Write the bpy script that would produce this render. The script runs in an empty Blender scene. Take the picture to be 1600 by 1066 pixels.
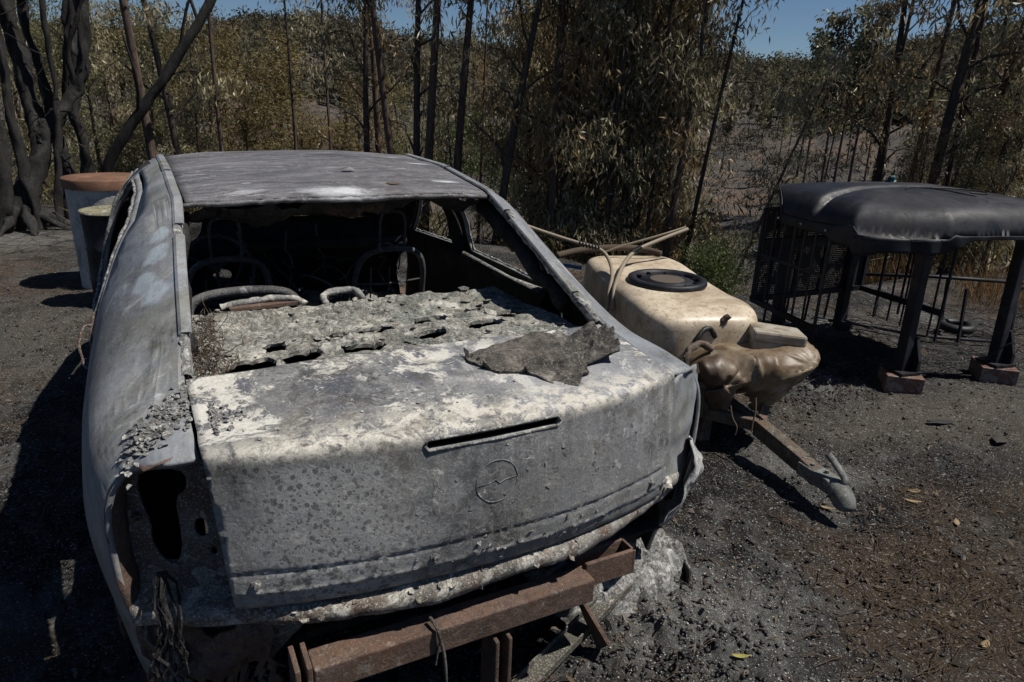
import bpy, math, random
import numpy as np
from mathutils import Vector, Matrix
from mathutils.geometry import delaunay_2d_cdt

# ------------------------------------------------------------------ camera, sky, sun, exposure
scene = bpy.context.scene
CAM = np.array([-0.632, -1.2555, 1.5553])
YAW, PITCH, ROLL = math.radians(27.81), math.radians(19.13), math.radians(2.09)
cam_d = bpy.data.cameras.new('camera'); cam = bpy.data.objects.new('camera', cam_d)
scene.collection.objects.link(cam); scene.camera = cam
cam_d.sensor_width = 36.0; cam_d.lens = 1092.07 / 1600 * 36.0
cam_d.clip_start = 0.05; cam_d.clip_end = 3000
_f = Vector((math.sin(YAW)*math.cos(PITCH), math.cos(YAW)*math.cos(PITCH), -math.sin(PITCH)))
_r0 = Vector((math.cos(YAW), -math.sin(YAW), 0)); _u0 = _r0.cross(_f)
_r = _r0*math.cos(ROLL) + _u0*math.sin(ROLL); _u = _u0*math.cos(ROLL) - _r0*math.sin(ROLL)
M = Matrix(((_r.x, _u.x, -_f.x), (_r.y, _u.y, -_f.y), (_r.z, _u.z, -_f.z)))
cam.matrix_world = Matrix.Translation(Vector(CAM)) @ M.to_4x4()

SUN = Vector((0.50, -0.30, 1.0)).normalized()          # direction towards the sun
world = bpy.data.worlds.new('World'); scene.world = world; world.use_nodes = True
wn = world.node_tree; wn.nodes.clear()
sky = wn.nodes.new('ShaderNodeTexSky'); sky.sky_type = 'NISHITA'; sky.sun_disc = False
sky.sun_elevation = math.asin(SUN.z); sky.sun_rotation = math.atan2(SUN.x, SUN.y)
sky.altitude = 1800; sky.air_density = 1.0; sky.dust_density = 0.0; sky.ozone_density = 6.0
bg = wn.nodes.new('ShaderNodeBackground'); bg.inputs['Strength'].default_value = 0.05
wo = wn.nodes.new('ShaderNodeOutputWorld')
wn.links.new(sky.outputs[0], bg.inputs['Color']); wn.links.new(bg.outputs[0], wo.inputs['Surface'])
sun_d = bpy.data.lights.new('sun', 'SUN'); sun_d.energy = 5.0; sun_d.angle = math.radians(0.5); sun_d.color = (1.0, 0.95, 0.87)
sun = bpy.data.objects.new('sun', sun_d); scene.collection.objects.link(sun)
sun.rotation_euler = SUN.to_track_quat('Z', 'Y').to_euler(); sun.location = (6, -3, 12)
scene.view_settings.view_transform = 'Standard'; scene.view_settings.look = 'None'
scene.view_settings.exposure = 0.15; scene.view_settings.gamma = 1.0
scene.view_settings.use_curve_mapping = False
scene.render.engine = 'CYCLES'
scene.cycles.max_bounces = 5; scene.cycles.diffuse_bounces = 3; scene.cycles.glossy_bounces = 2
scene.cycles.transmission_bounces = 2; scene.cycles.transparent_max_bounces = 4
scene.cycles.use_adaptive_sampling = True; scene.cycles.adaptive_threshold = 0.02

C = scene.collection.objects
PI = math.pi
rng = np.random.default_rng(7)
random.seed(7)

# ------------------------------------------------------------------ helpers
def vnoise(P, seed=0):
    P = np.asarray(P, float); i = np.floor(P).astype(np.int64); f = P - i; f = f*f*(3-2*f)
    def h(ix, iy, iz):
        n = (ix*374761393 + iy*668265263 + iz*2147483647 + seed*1274126177) & 0xffffffff
        n = ((n ^ (n >> 13)) * 1274126177) & 0xffffffff
        n = ((n ^ (n >> 16)) * 2246822519) & 0xffffffff
        return ((n ^ (n >> 15)) & 0xffff) / 65535.0
    out = 0
    for a in (0, 1):
        for b in (0, 1):
            for c in (0, 1):
                w = (f[..., 0] if a else 1-f[..., 0]) * (f[..., 1] if b else 1-f[..., 1]) * (f[..., 2] if c else 1-f[..., 2])
                out = out + w*h(i[..., 0]+a, i[..., 1]+b, i[..., 2]+c)
    return out*2-1

def fbm(P, scale=1.0, octaves=4, seed=0, gain=0.5):
    P = np.asarray(P, float)
    if P.shape[-1] == 2: P = np.concatenate([P, np.zeros(P.shape[:-1]+(1,))], -1)
    out = 0; a = 1.0; s = scale
    for o in range(octaves):
        out = out + a*vnoise(P*s + 17.3*o, seed+o); a *= gain; s *= 2.03
    return out

def curve(xs, ys, sm=0.06):
    X = np.linspace(xs[0]-0.3, xs[-1]+0.3, 900); Yv = np.interp(X, xs, ys)
    k = max(1, int(sm/(X[1]-X[0])))
    Yp = np.pad(Yv, k*2, mode='edge'); w = np.hanning(2*k+3); w /= w.sum()
    Ys = np.convolve(Yp, w, 'same')[k*2:-k*2]
    return lambda x: np.interp(x, X, Ys)

def chaikin(p, n=2, closed=True):
    p = np.asarray(p, float)
    for _ in range(n):
        q = np.roll(p, -1, 0)
        a = p*0.75+q*0.25; b = p*0.25+q*0.75
        if closed: p = np.stack([a, b], 1).reshape(-1, p.shape[1])
        else: p = np.concatenate([p[:1], np.stack([a[:-1], b[:-1]], 1).reshape(-1, p.shape[1]), p[-1:]])
    return p

def resample(p, res, scale=(1, 1), closed=True):
    p = np.asarray(p, float); q = np.roll(p, -1, 0) if closed else p[1:]
    out = []
    for a, b in zip(p if closed else p[:-1], q):
        d = np.linalg.norm((b-a)*np.asarray(scale)); n = max(1, int(round(d/res)))
        for k in range(n): out.append(a+(b-a)*k/n)
    if not closed: out.append(p[-1])
    return np.array(out)

def inside(P, poly):
    x, y = P[:, 0], P[:, 1]; r = np.zeros(len(P), bool); q = np.roll(poly, 1, 0)
    for (x1, y1), (x2, y2) in zip(poly, q):
        c = (y1 > y) != (y2 > y)
        with np.errstate(divide='ignore', invalid='ignore'):
            xi = (x2-x1)*(y-y1)/(y2-y1+1e-15)+x1
        r ^= c & (x < xi)
    return r

def link(name, me, mat, parent=None):
    o = bpy.data.objects.new(name, me); C.link(o)
    if mat is not None:
        for m in (mat if isinstance(mat, (list, tuple)) else [mat]): me.materials.append(m)
    if parent is not None: o.parent = parent
    return o

def mesh(name, V, F, mat, parent=None, smooth=False):
    me = bpy.data.meshes.new(name)
    me.from_pydata([tuple(v) for v in V], [], [tuple(int(i) for i in f) for f in F]); me.update()
    if smooth: me.polygons.foreach_set('use_smooth', [True]*len(me.polygons))
    return link(name, me, mat, parent)

def fast_mesh(name, V, F, mat, parent=None, smooth=False, col=None):
    """V (n,3), F (m,k) numpy arrays; col (n,3) vertex tint"""
    V = np.asarray(V, np.float32); F = np.asarray(F, np.int32); k = F.shape[1]
    me = bpy.data.meshes.new(name)
    me.vertices.add(len(V)); me.vertices.foreach_set('co', V.ravel())
    me.loops.add(F.size); me.loops.foreach_set('vertex_index', F.ravel())
    me.polygons.add(len(F)); me.polygons.foreach_set('loop_start', np.arange(0, F.size, k, dtype=np.int32))
    if smooth: me.polygons.foreach_set('use_smooth', np.ones(len(F), bool))
    me.update(calc_edges=True)
    if col is not None:
        a = me.color_attributes.new('tint', 'FLOAT_COLOR', 'POINT')
        c4 = np.ones((len(V), 4), np.float32); c4[:, :3] = col; a.data.foreach_set('color', c4.ravel())
    if name is None: return me
    return link(name, me, mat, parent)

def solid(o, t, offset=-1.0, inner=False):
    m = o.modifiers.new('thickness', 'SOLIDIFY'); m.thickness = t; m.offset = offset
    if inner: m.material_offset = 1; m.material_offset_rim = 0
    return o

def panel(name, outline, holes, fmap, res, mat, parent, thick=0.012, scale=(1, 1), offset=-1.0, inner=False, smooth=True, seed=1, ctr=None):
    r = np.random.default_rng(seed); sc = np.asarray(scale, float)
    loops = [resample(outline, res, sc)] + [resample(h, res, sc) for h in holes]
    pts = []; edges = []
    for l in loops:
        b = len(pts); pts += [tuple(p) for p in l]; edges += [(b+i, b+(i+1) % len(l)) for i in range(len(l))]
    lo, hi = loops[0].min(0), loops[0].max(0)
    gx = np.arange(lo[0], hi[0], res/sc[0]); gy = np.arange(lo[1], hi[1], res/sc[1])
    G = np.stack(np.meshgrid(gx, gy), -1).reshape(-1, 2); G = G + r.uniform(-.18, .18, G.shape)*res/sc
    k = inside(G, loops[0])
    for h in loops[1:]: k &= ~inside(G, h)
    B = np.concatenate(loops)*sc; G = G[k]
    if len(G):
        d = np.min(np.linalg.norm((G*sc)[:, None]-B[None], axis=2), 1) if len(G)*len(B) < 4e7 else np.ones(len(G))
        G = G[d > res*.45]
    pts += [tuple(p) for p in G]
    vv, ee, ff, *_ = delaunay_2d_cdt([Vector(p) for p in pts], edges, [], 0, 1e-7)
    P = np.array([(v.x, v.y) for v in vv]); F = np.array([tuple(f) for f in ff])
    cen = P[F].mean(1); k = inside(cen, loops[0])
    for h in loops[1:]: k &= ~inside(cen, h)
    F = F[k]
    V = fmap(P)
    if ctr is not None:
        T = V[F]; nn = np.cross(T[:, 1]-T[:, 0], T[:, 2]-T[:, 0])
        if (nn*(T.mean(1)-np.asarray(ctr))).sum() < 0: F = F[:, ::-1]
    o = mesh(name, V, F, mat, parent, smooth)
    if thick: solid(o, thick, offset, inner)
    return o

class MB:
    def __init__(s): s.V = []; s.F = []
    def add(s, V, F):
        b = len(s.V); s.V += [tuple(v) for v in V]; s.F += [tuple(int(i)+b for i in f) for f in F]; return s
    def box(s, c, size, R=None, taper=1.0):
        hx, hy, hz = [k/2 for k in size]; V = []
        for z in (-hz, hz):
            t = taper if z > 0 else 1.0
            for x, y in ((-hx, -hy), (hx, -hy), (hx, hy), (-hx, hy)): V.append(Vector((x*t, y*t, z)))
        if R is not None: V = [R @ v for v in V]
        V = [v+Vector(c) for v in V]
        return s.add(V, [(3, 2, 1, 0), (4, 5, 6, 7), (0, 1, 5, 4), (1, 2, 6, 5), (2, 3, 7, 6), (3, 0, 4, 7)])
    def bar(s, a, b, w, h, up=(0, 0, 1)):
        a = Vector(a); b = Vector(b); d = (b-a); L = d.length; d.normalize(); up = Vector(up)
        x = d.cross(up)
        if x.length < 1e-4: x = d.cross(Vector((1, 0, 0)))
        x.normalize(); z = x.cross(d)
        R = Matrix((x, d, z)).transposed()
        return s.box((a+b)/2, (w, L, h), R)
    def tube(s, path, rad, n=8, cap=True, ell=1.0):
        P = [Vector(p) for p in path]; N = len(P)
        rad = list(rad) if hasattr(rad, '__len__') else [rad]*N
        if len(rad) != N: rad = list(np.interp(np.linspace(0, 1, N), np.linspace(0, 1, len(rad)), rad))
        t0 = (P[1]-P[0]).normalized(); x = t0.orthogonal().normalized(); V = []
        for i in range(N):
            t = (P[min(i+1, N-1)]-P[max(i-1, 0)]).normalized()
            x = (x - t*x.dot(t)); x = x.normalized() if x.length > 1e-6 else t.orthogonal().normalized()
            y = t.cross(x)
            for k in range(n):
                a = 2*PI*k/n; V.append(P[i]+x*math.cos(a)*rad[i]+y*math.sin(a)*rad[i]*ell)
        F = [(i*n+k, i*n+(k+1) % n, (i+1)*n+(k+1) % n, (i+1)*n+k) for i in range(N-1) for k in range(n)]
        if cap: F += [tuple(range(n-1, -1, -1)), tuple((N-1)*n+k for k in range(n))]
        return s.add(V, F)
    def lathe(s, prof, c=(0, 0, 0), n=32, R=None):
        V = []
        for r, z in prof:
            for k in range(n):
                v = Vector((r*math.cos(2*PI*k/n), r*math.sin(2*PI*k/n), z))
                if R is not None: v = R @ v
                V.append(v+Vector(c))
        F = [(i*n+k, i*n+(k+1) % n, (i+1)*n+(k+1) % n, (i+1)*n+k) for i in range(len(prof)-1) for k in range(n)]
        return s.add(V, F)
    def rough(s, amp, scale, seed=0):
        P = np.array([tuple(v) for v in s.V]); D = np.stack([fbm(P, scale, 3, seed+k*11) for k in range(3)], -1)
        s.V = [tuple(p) for p in P+D*amp]; return s
    def build(s, name, mat, parent=None, smooth=False, bevel=0):
        o = mesh(name, s.V, s.F, mat, parent, smooth)
        if bevel:
            m = o.modifiers.new('edge', 'BEVEL'); m.width = bevel; m.segments = 2; m.limit_method = 'ANGLE'
        return o

def smooth_path(p, n=3): return [tuple(v) for v in chaikin(p, n, False)]

def tag(o, label=None, cat=None, group=None, kind=None):
    for k, v in (('label', label), ('category', cat), ('group', group), ('kind', kind)):
        if v: o[k] = v
    return o
def thing(name, label, cat, loc=(0, 0, 0), rz=0.0, group=None):
    o = bpy.data.objects.new(name, None); o.empty_display_size = 0.1; C.link(o)
    o.location = loc; o.rotation_euler = (0, 0, rz); return tag(o, label, cat, group)

# ------------------------------------------------------------------ material helpers
class NT:
    def __init__(s, name, rough=0.8, spec=0.3, metal=0.0):
        s.m = bpy.data.materials.new(name); s.m.use_nodes = True; s.t = s.m.node_tree
        s.b = s.t.nodes['Principled BSDF']; s.b.inputs['Roughness'].default_value = rough
        s.b.inputs['Specular IOR Level'].default_value = spec; s.b.inputs['Metallic'].default_value = metal
        s.co = s.t.nodes.new('ShaderNodeTexCoord').outputs['Object']
    def n(s, k): return s.t.nodes.new(k)
    def L(s, a, b): s.t.links.new(a, b)
    def vec(s, scale, co=None):
        m = s.n('ShaderNodeMapping'); m.inputs['Scale'].default_value = scale; s.L(co or s.co, m.inputs['Vector']); return m.outputs[0]
    def noise(s, scale, detail=6, rough=0.6, dist=0.0, co=None, w=None):
        n = s.n('ShaderNodeTexNoise'); n.inputs['Scale'].default_value = scale; n.inputs['Detail'].default_value = detail
        n.inputs['Roughness'].default_value = rough; n.inputs['Distortion'].default_value = dist
        if w is not None: n.noise_dimensions = '4D'; n.inputs['W'].default_value = w
        s.L(co or s.co, n.inputs['Vector']); return n.outputs['Fac']
    def voro(s, scale, feature='F1', co=None, out='Distance', rand=1.0):
        n = s.n('ShaderNodeTexVoronoi'); n.feature = feature; n.inputs['Scale'].default_value = scale
        n.inputs['Randomness'].default_value = rand
        s.L(co or s.co, n.inputs['Vector']); return n.outputs[out]
    def ramp(s, fac, stops, interp='LINEAR'):
        r = s.n('ShaderNodeValToRGB'); r.color_ramp.interpolation = interp; e = r.color_ramp.elements
        while len(e) < len(stops): e.new(0.5)
        for el, (p, c) in zip(e, stops):
            el.position = p; el.color = (c, c, c, 1) if isinstance(c, (int, float)) else (*c, 1)
        s.L(fac, r.inputs[0]); return r.outputs[0]
    def step(s, fac, a, b):
        return s.ramp(fac, [(a, 0.0), (b, 1.0)])
    def mix(s, fac, a, b, blend='MIX'):
        m = s.n('ShaderNodeMix'); m.data_type = 'RGBA'; m.blend_type = blend
        for k, v in ((0, fac), (6, a), (7, b)):
            if hasattr(v, 'links') or hasattr(v, 'is_linked'): s.L(v, m.inputs[k])
            elif k == 0: m.inputs[0].default_value = v
            else: m.inputs[k].default_value = (*v, 1) if len(v) == 3 else v
        return m.outputs[2]
    def math(s, op, a, b=0.0):
        m = s.n('ShaderNodeMath'); m.operation = op
        for k, v in ((0, a), (1, b)):
            if isinstance(v, (int, float)): m.inputs[k].default_value = v
            else: s.L(v, m.inputs[k])
        return m.outputs[0]
    def spot(s, x, y, r, soft=0.6, z=None, stretch=(1, 1)):
        """1 near the point (x, y), 0 beyond r: a stain with a place of its own, edge broken by noise"""
        v = s.n('ShaderNodeVectorMath'); v.operation = 'SUBTRACT'; s.L(s.co, v.inputs[0]); v.inputs[1].default_value = (x, y, z or 0)
        w = s.n('ShaderNodeVectorMath'); w.operation = 'MULTIPLY'; s.L(v.outputs[0], w.inputs[0]); w.inputs[1].default_value = (stretch[0], stretch[1], 1 if z is not None else 0)
        l = s.n('ShaderNodeVectorMath'); l.operation = 'LENGTH'; s.L(w.outputs[0], l.inputs[0])
        d = s.math('ADD', s.math('DIVIDE', l.outputs['Value'], r), s.math('MULTIPLY', s.math('SUBTRACT', s.noise(3.0/r**.5, 6, .65), 0.5), 1.6))
        return s.ramp(d, [(max(0, 1-soft), 1.0), (1.0, 0.0)])
    def col(s, c):
        if hasattr(c, 'links') or hasattr(c, 'is_linked'): s.L(c, s.b.inputs['Base Color'])
        else: s.b.inputs['Base Color'].default_value = (*c, 1)
        return s
    def rough(s, c): s.L(c, s.b.inputs['Roughness']); return s
    def bump(s, h, strength=0.5, dist=0.01, prev=None):
        b = s.n('ShaderNodeBump'); b.inputs['Strength'].default_value = strength; b.inputs['Distance'].default_value = dist
        s.L(h, b.inputs['Height'])
        if prev is not None: s.L(prev, b.inputs['Normal'])
        s.L(b.outputs[0], s.b.inputs['Normal']); return b.outputs[0]

def zq(cov):
    cov = min(max(cov, .005), .995); p = 1-cov                      # normal quantile (rational fit)
    q = p if p < .5 else 1-p; tt = math.sqrt(-2*math.log(q)); z = tt-(2.30753+.27061*tt)/(1+.99229*tt+.04481*tt*tt)
    return z if p > .5 else -z
def mask(t, fac, cov, soft=.03, sd=.085):
    m = .5+sd*zq(cov); return t.ramp(fac, [(max(0, m-soft), 0.0), (min(1, m+soft), 1.0)])
def burnt(name, a, b, dark, ash=(.52, .5, .45), ash_cov=.5, rust_cov=.3, stretch=(1, 1, 1), crust=.4, scale=1.0, gloss=.55, soot=.45, spots=0.0, grit=1.0, extra=None, relief=.75, mott=0.0):
    """fire-scoured paint and steel: bare tint, soot blotches, ash deposits, rust, scabs and grit"""
    t = NT(name, .7, .3)
    co = t.vec(tuple(k*scale for k in stretch))
    big = t.noise(1.9, 8, .6, .7, co); mid = t.noise(7, 10, .7, .8, co, 3.1); fine = t.noise(70, 5, .75, .3)
    c = t.mix(t.ramp(big, [(.40, 0.0), (.60, 1.0)]), a, b)
    c = t.mix(t.math('MULTIPLY', mask(t, mid, soot*.8, .07), .75), c, dark)
    wisp = t.noise(3.2, 10, .72, 2.2, co, 17.)
    c = t.mix(t.math('MULTIPLY', mask(t, wisp, .22, .06), .45), c, tuple(min(.7, k*1.7+.02) for k in b))
    st = t.noise(4.6, 11, .74, 1.4, co, 8.7)
    am = mask(t, st, ash_cov*.55, .035); c = t.mix(t.math('MULTIPLY', am, .88), c, ash)
    if rust_cov > 0:
        ru = t.noise(3.6, 10, .72, .6, co, 21.3); c = t.mix(t.math('MULTIPLY', mask(t, ru, rust_cov*.5, .05), .85), c, t.mix(fine, (.06, .036, .024), (.15, .082, .05)))
    if spots:
        vd = t.voro(52); vm = mask(t, t.noise(2.5, 5, .6, 0, co, 5.5), .35, .05)
        c = t.mix(t.math('MULTIPLY', t.math('MULTIPLY', t.ramp(vd, [(.22, 1.0), (.36, 0.0)]), vm), spots), c, dark)
    if extra: c = extra(t, c, fine, st)
    if mott:
        reg = mask(t, t.noise(2.2, 6, .6, .4, None, 91.), .55, .09)
        c = t.mix(t.math('MULTIPLY', t.math('MULTIPLY', mask(t, t.noise(12, 12, .78, .4, None, 92.), .38, .018), reg), .75*mott), c, dark)
        c = t.mix(t.math('MULTIPLY', mask(t, t.noise(17, 12, .8, .5, None, 95.), .13, .012), .8*mott), c, ash)
        c = t.mix(t.math('MULTIPLY', mask(t, t.noise(7, 11, .74, .8, None, 97.), .16, .02), .55*mott), c, (.10, .082, .06))
    flake = t.noise(30, 9, .78, 1.2, None, 2.2); zone = mask(t, t.noise(2.6, 6, .62, .5, co, 12.), .45, .06)
    fm = t.math('MULTIPLY', mask(t, flake, .16+.3*crust, .02), zone)
    c = t.mix(t.math('MULTIPLY', fm, min(1, crust*1.1)), c, tuple(min(.6, .35*k+.65*q) for k, q in zip(b, ash)))
    edge = t.math('MULTIPLY', mask(t, flake, .24+.3*crust, .012), t.math('SUBTRACT', 1.0, mask(t, flake, .17+.3*crust, .012)))
    c = t.mix(t.math('MULTIPLY', t.math('MULTIPLY', edge, zone), crust*.9), c, dark)
    c = t.mix(t.math('MULTIPLY', mask(t, t.noise(190, 3, .6, 0, None, 4.4), .13, .03), .55*grit), c, ash)
    c = t.mix(t.math('MULTIPLY', mask(t, t.noise(140, 4, .7, 0, None, 6.1), .16, .04), .6*grit), c, dark)
    t.col(c); t.rough(t.ramp(t.math('ADD', t.math('MULTIPLY', big, .5), t.math('MULTIPLY', st, .5)), [(.42, gloss), (.58, min(1, gloss+.3))]))
    h = t.math('ADD', t.math('ADD', t.math('MULTIPLY', fm, .8*crust+.1), t.math('MULTIPLY', am, .25)), t.math('ADD', t.math('MULTIPLY', flake, .7), t.math('MULTIPLY', fine, .6)))
    t.bump(h, relief, .0055)
    return t.m
def zrange(t, lo, hi, axis='Z'):
    s_ = t.n('ShaderNodeSeparateXYZ'); t.L(t.co, s_.inputs[0]); return t.ramp(s_.outputs[axis], [(lo, 0.0), (hi, 1.0)])

def lid_extra(t, c, fine, st):
    top = zrange(t, .862, .874)
    n = t.noise(6.5, 13, .80, .55, None, 40.); n2 = t.noise(3.0, 10, .74, .6, None, 44.)
    # settled ash and blue-black bare steel on the flat top
    c = t.mix(t.math('MULTIPLY', t.math('MULTIPLY', mask(t, n2, .42, .05), top), .8), c, (.06, .066, .088))
    c = t.mix(t.math('MULTIPLY', t.math('MULTIPLY', mask(t, n, .38, .014), top), .95), c, t.mix(fine, (.44, .42, .37), (.70, .68, .62)))
    c = t.mix(t.math('MULTIPLY', t.math('MULTIPLY', t.spot(.30, .20, .35, .7, .89), top), .55), c, (.30, .31, .335))
    # scabby pale rim along the rolled edge
    rim = t.math('MULTIPLY', zrange(t, .845, .862), t.math('SUBTRACT', 1.0, zrange(t, .06, .16, 'Y')))
    c = t.mix(t.math('MULTIPLY', t.math('MULTIPLY', rim, mask(t, t.noise(24, 9, .75, .8, None, 51.), .6, .04)), .9), c, (.56, .53, .46))
    # run marks down the face
    face = t.math('SUBTRACT', 1.0, zrange(t, .83, .85)); cs = t.vec((26, 26, 1.6)); run = t.noise(1.0, 6, .6, .5, cs, 3.)
    c = t.mix(t.math('MULTIPLY', t.math('MULTIPLY', mask(t, run, .2, .04), face), .35), c, (.42, .40, .35))
    c = t.mix(t.math('MULTIPLY', t.math('MULTIPLY', mask(t, t.noise(1.0, 6, .6, .5, cs, 9.), .25, .05), face), .4), c, (.085, .085, .085))
    lep = t.math('MULTIPLY', t.spot(-.36, .02, .26, .45, .69), face)                     # blistered leopard patch at the left of the face
    c = t.mix(t.math('MULTIPLY', lep, .8), c, (.36, .362, .355))
    wv = t.n('ShaderNodeVectorMath'); wv.operation = 'ADD'; nz = t.n('ShaderNodeTexNoise'); nz.inputs['Scale'].default_value = 40; t.L(t.co, nz.inputs['Vector']); sc_ = t.n('ShaderNodeVectorMath'); sc_.operation = 'SCALE'; sc_.inputs['Scale'].default_value = .012; t.L(nz.outputs['Color'], sc_.inputs[0]); t.L(t.co, wv.inputs[0]); t.L(sc_.outputs[0], wv.inputs[1])
    dots = t.math('MAXIMUM', t.ramp(t.voro(52, co=wv.outputs[0]), [(.26, 1.0), (.36, 0.0)]), t.ramp(t.voro(95, co=wv.outputs[0]), [(.22, 1.0), (.3, 0.0)]))
    c = t.mix(t.math('MULTIPLY', t.math('MULTIPLY', dots, lep), .8), c, (.085, .087, .085))
    # hard-edged remnants of paint skin, pale on the right, dark in the middle
    c = t.mix(t.math('MULTIPLY', t.math('MULTIPLY', mask(t, t.noise(4.5, 13, .82, .3, None, 111.), .20, .007), face), .75), c, (.40, .405, .41))
    c = t.mix(t.math('MULTIPLY', t.math('MULTIPLY', mask(t, t.noise(5.5, 13, .82, .3, None, 115.), .18, .007), face), .8), c, (.07, .07, .068))
    c = t.mix(t.math('MULTIPLY', t.math('MULTIPLY', mask(t, t.noise(9.5, 13, .84, .3, None, 119.), .11, .006), face), .9), c, (.58, .57, .53))
    c = t.mix(t.math('MULTIPLY', t.math('MULTIPLY', t.spot(.33, .02, .30, .6, .72), face), .5), c, (.235, .24, .25))
    return c
def roof_extra(t, c, fine, st):
    cs = t.vec((1.1, 9, 1)); w = t.noise(3.0, 10, .75, 2.4, cs, 5.)
    c = t.mix(t.math('MULTIPLY', mask(t, w, .24, .05), .5), c, (.27, .27, .285))
    c = t.mix(t.math('MULTIPLY', mask(t, t.noise(9, 10, .8, 1.5, cs, 15.), .12, .02), .8), c, (.46, .46, .46))
    for x, y, r in ((-.02, 1.19, .16), (.38, 2.0, .09), (.45, 1.75, .07), (-.35, 1.25, .10), (.42, 1.35, .06)):
        c = t.mix(t.math('MULTIPLY', t.math('MULTIPLY', t.spot(x, y, r, .7, None, (1, 2.4)), mask(t, st, .75, .05)), .9), c, (.52, .53, .55))
    return c
def side_extra(t, c, fine, st):
    n = t.noise(2.2, 9, .66, 2.0, t.vec((1, .7, .7)), 71.)
    c = t.mix(t.math('MULTIPLY', mask(t, n, .30, .07), .55), c, (.27, .29, .32))
    c = t.mix(t.math('MULTIPLY', mask(t, t.noise(2.4, 8, .66, 1.2, None, 75.), .2, .06), .5), c, (.13, .125, .085))
    for x, y, z, r in ((-.62, 1.0, 1.08, .05), (-.66, .93, 1.02, .05), (-.63, .86, 1.0, .06), (-.61, 1.08, 1.13, .04)):
        c = t.mix(t.math('MULTIPLY', t.spot(x, y, r, .35, z), .85), c, (.36, .41, .45))
    return c

M_ = {}
M_['side'] = burnt('burnt_side_panel', (.165, .176, .195), (.215, .215, .205), (.05, .049, .046), ash=(.44, .45, .45), ash_cov=.16, rust_cov=.06, crust=.28, soot=.22, gloss=.42, stretch=(1, 1, .6), grit=.35, extra=side_extra, relief=.3, mott=.35)
M_['roof'] = burnt('burnt_roof_panel', (.075, .074, .083), (.115, .112, .12), (.03, .028, .029), ash=(.42, .42, .43), ash_cov=.08, rust_cov=.03, stretch=(.6, 2.2, 1), crust=.22, soot=.4, gloss=.48, grit=.45, extra=roof_extra, relief=.4, mott=.4)
M_['lid'] = burnt('burnt_boot_lid', (.205, .21, .215), (.175, .172, .16), (.04, .04, .042), ash=(.58, .56, .51), ash_cov=.16, rust_cov=.0, crust=.35, soot=.3, gloss=.5, spots=.8, extra=lid_extra, grit=.45, relief=.55, mott=.8)
M_['valance'] = burnt('burnt_tail_metal', (.22, .215, .2), (.19, .175, .145), (.04, .038, .035), ash=(.60, .58, .52), ash_cov=.5, rust_cov=.7, crust=.8, scale=1.6, gloss=.6, mott=.6)
M_['recess'] = burnt('scorched_lamp_recess', (.13, .13, .13), (.10, .09, .08), (.03, .03, .03), ash_cov=.3, rust_cov=.75, crust=.5, scale=1.8, gloss=.65)
M_['shelf'] = burnt('ash_crusted_shelf', (.15, .17, .155), (.28, .265, .235), (.025, .031, .028), ash=(.50, .48, .43), ash_cov=.5, rust_cov=.25, crust=.8, scale=1.6, gloss=.55, soot=.6, mott=.8)
M_['heap'] = burnt('ash_dusted_char', (.17, .17, .16), (.25, .245, .23), (.03, .03, .03), ash=(.45, .445, .43), ash_cov=.5, rust_cov=.1, crust=.8, scale=3, gloss=.85, soot=.8)
M_['soot'] = burnt('sooty_inner_metal', (.009, .0088, .0085), (.016, .015, .014), (.004, .004, .004), ash=(.10, .095, .09), ash_cov=.04, rust_cov=.1, crust=.3, gloss=.6)
M_['tubeb'] = burnt('blackened_tube', (.06, .06, .065), (.10, .10, .10), (.025, .025, .025), ash=(.3, .3, .29), ash_cov=.2, rust_cov=.1, crust=.3, gloss=.4)
M_['tubeg'] = burnt('scoured_grey_tube', (.28, .28, .27), (.2, .2, .2), (.05, .05, .05), ash_cov=.5, rust_cov=.2, gloss=.4)
M_['crust'] = burnt('crumbling_seal', (.20, .2, .195), (.13, .13, .125), (.03, .03, .03), ash=(.5, .49, .46), ash_cov=.55, rust_cov=.05, crust=1.0, scale=4, gloss=.8)
M_['rust'] = burnt('rusted_steel', (.125, .078, .058), (.105, .065, .048), (.05, .036, .03), ash=(.28, .25, .22), ash_cov=.12, rust_cov=.4, crust=.3, scale=2, gloss=.65, soot=.45, grit=.6, mott=.55)
M_['black'] = burnt('charred_black_plastic', (.008, .009, .014), (.012, .013, .019), (.005, .005, .006), ash=(.05, .05, .055), ash_cov=.03, rust_cov=0, crust=.03, gloss=.42, grit=.3, relief=.12)
M_['char'] = burnt('charred_foam', (.085, .077, .068), (.15, .133, .115), (.014, .013, .013), ash=(.27, .25, .22), ash_cov=.3, rust_cov=.05, crust=.6, scale=2.4, gloss=.8, soot=.7, relief=1.0, mott=.7)
M_['pale'] = burnt('whitened_paint_skin', (.34, .345, .345), (.42, .42, .41), (.07, .07, .07), ash=(.6, .6, .58), ash_cov=.3, rust_cov=.1, crust=.4, scale=1.5, gloss=.5, soot=.5, mott=.5)
M_['white'] = burnt('limewashed_render', (.42, .41, .39), (.34, .335, .32), (.1, .1, .1), ash=(.5, .49, .46), ash_cov=.5, rust_cov=0, crust=.3, soot=.25, gloss=.85)
M_['ochre'] = burnt('rust_orange_lid', (.135, .068, .042), (.165, .085, .05), (.09, .045, .03), ash=(.3, .2, .14), ash_cov=.1, rust_cov=.3, crust=.1, gloss=.6)
M_['drum'] = burnt('olive_drum', (.16, .15, .09), (.19, .175, .11), (.05, .05, .04), ash_cov=.2, rust_cov=.2, gloss=.6)
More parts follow.
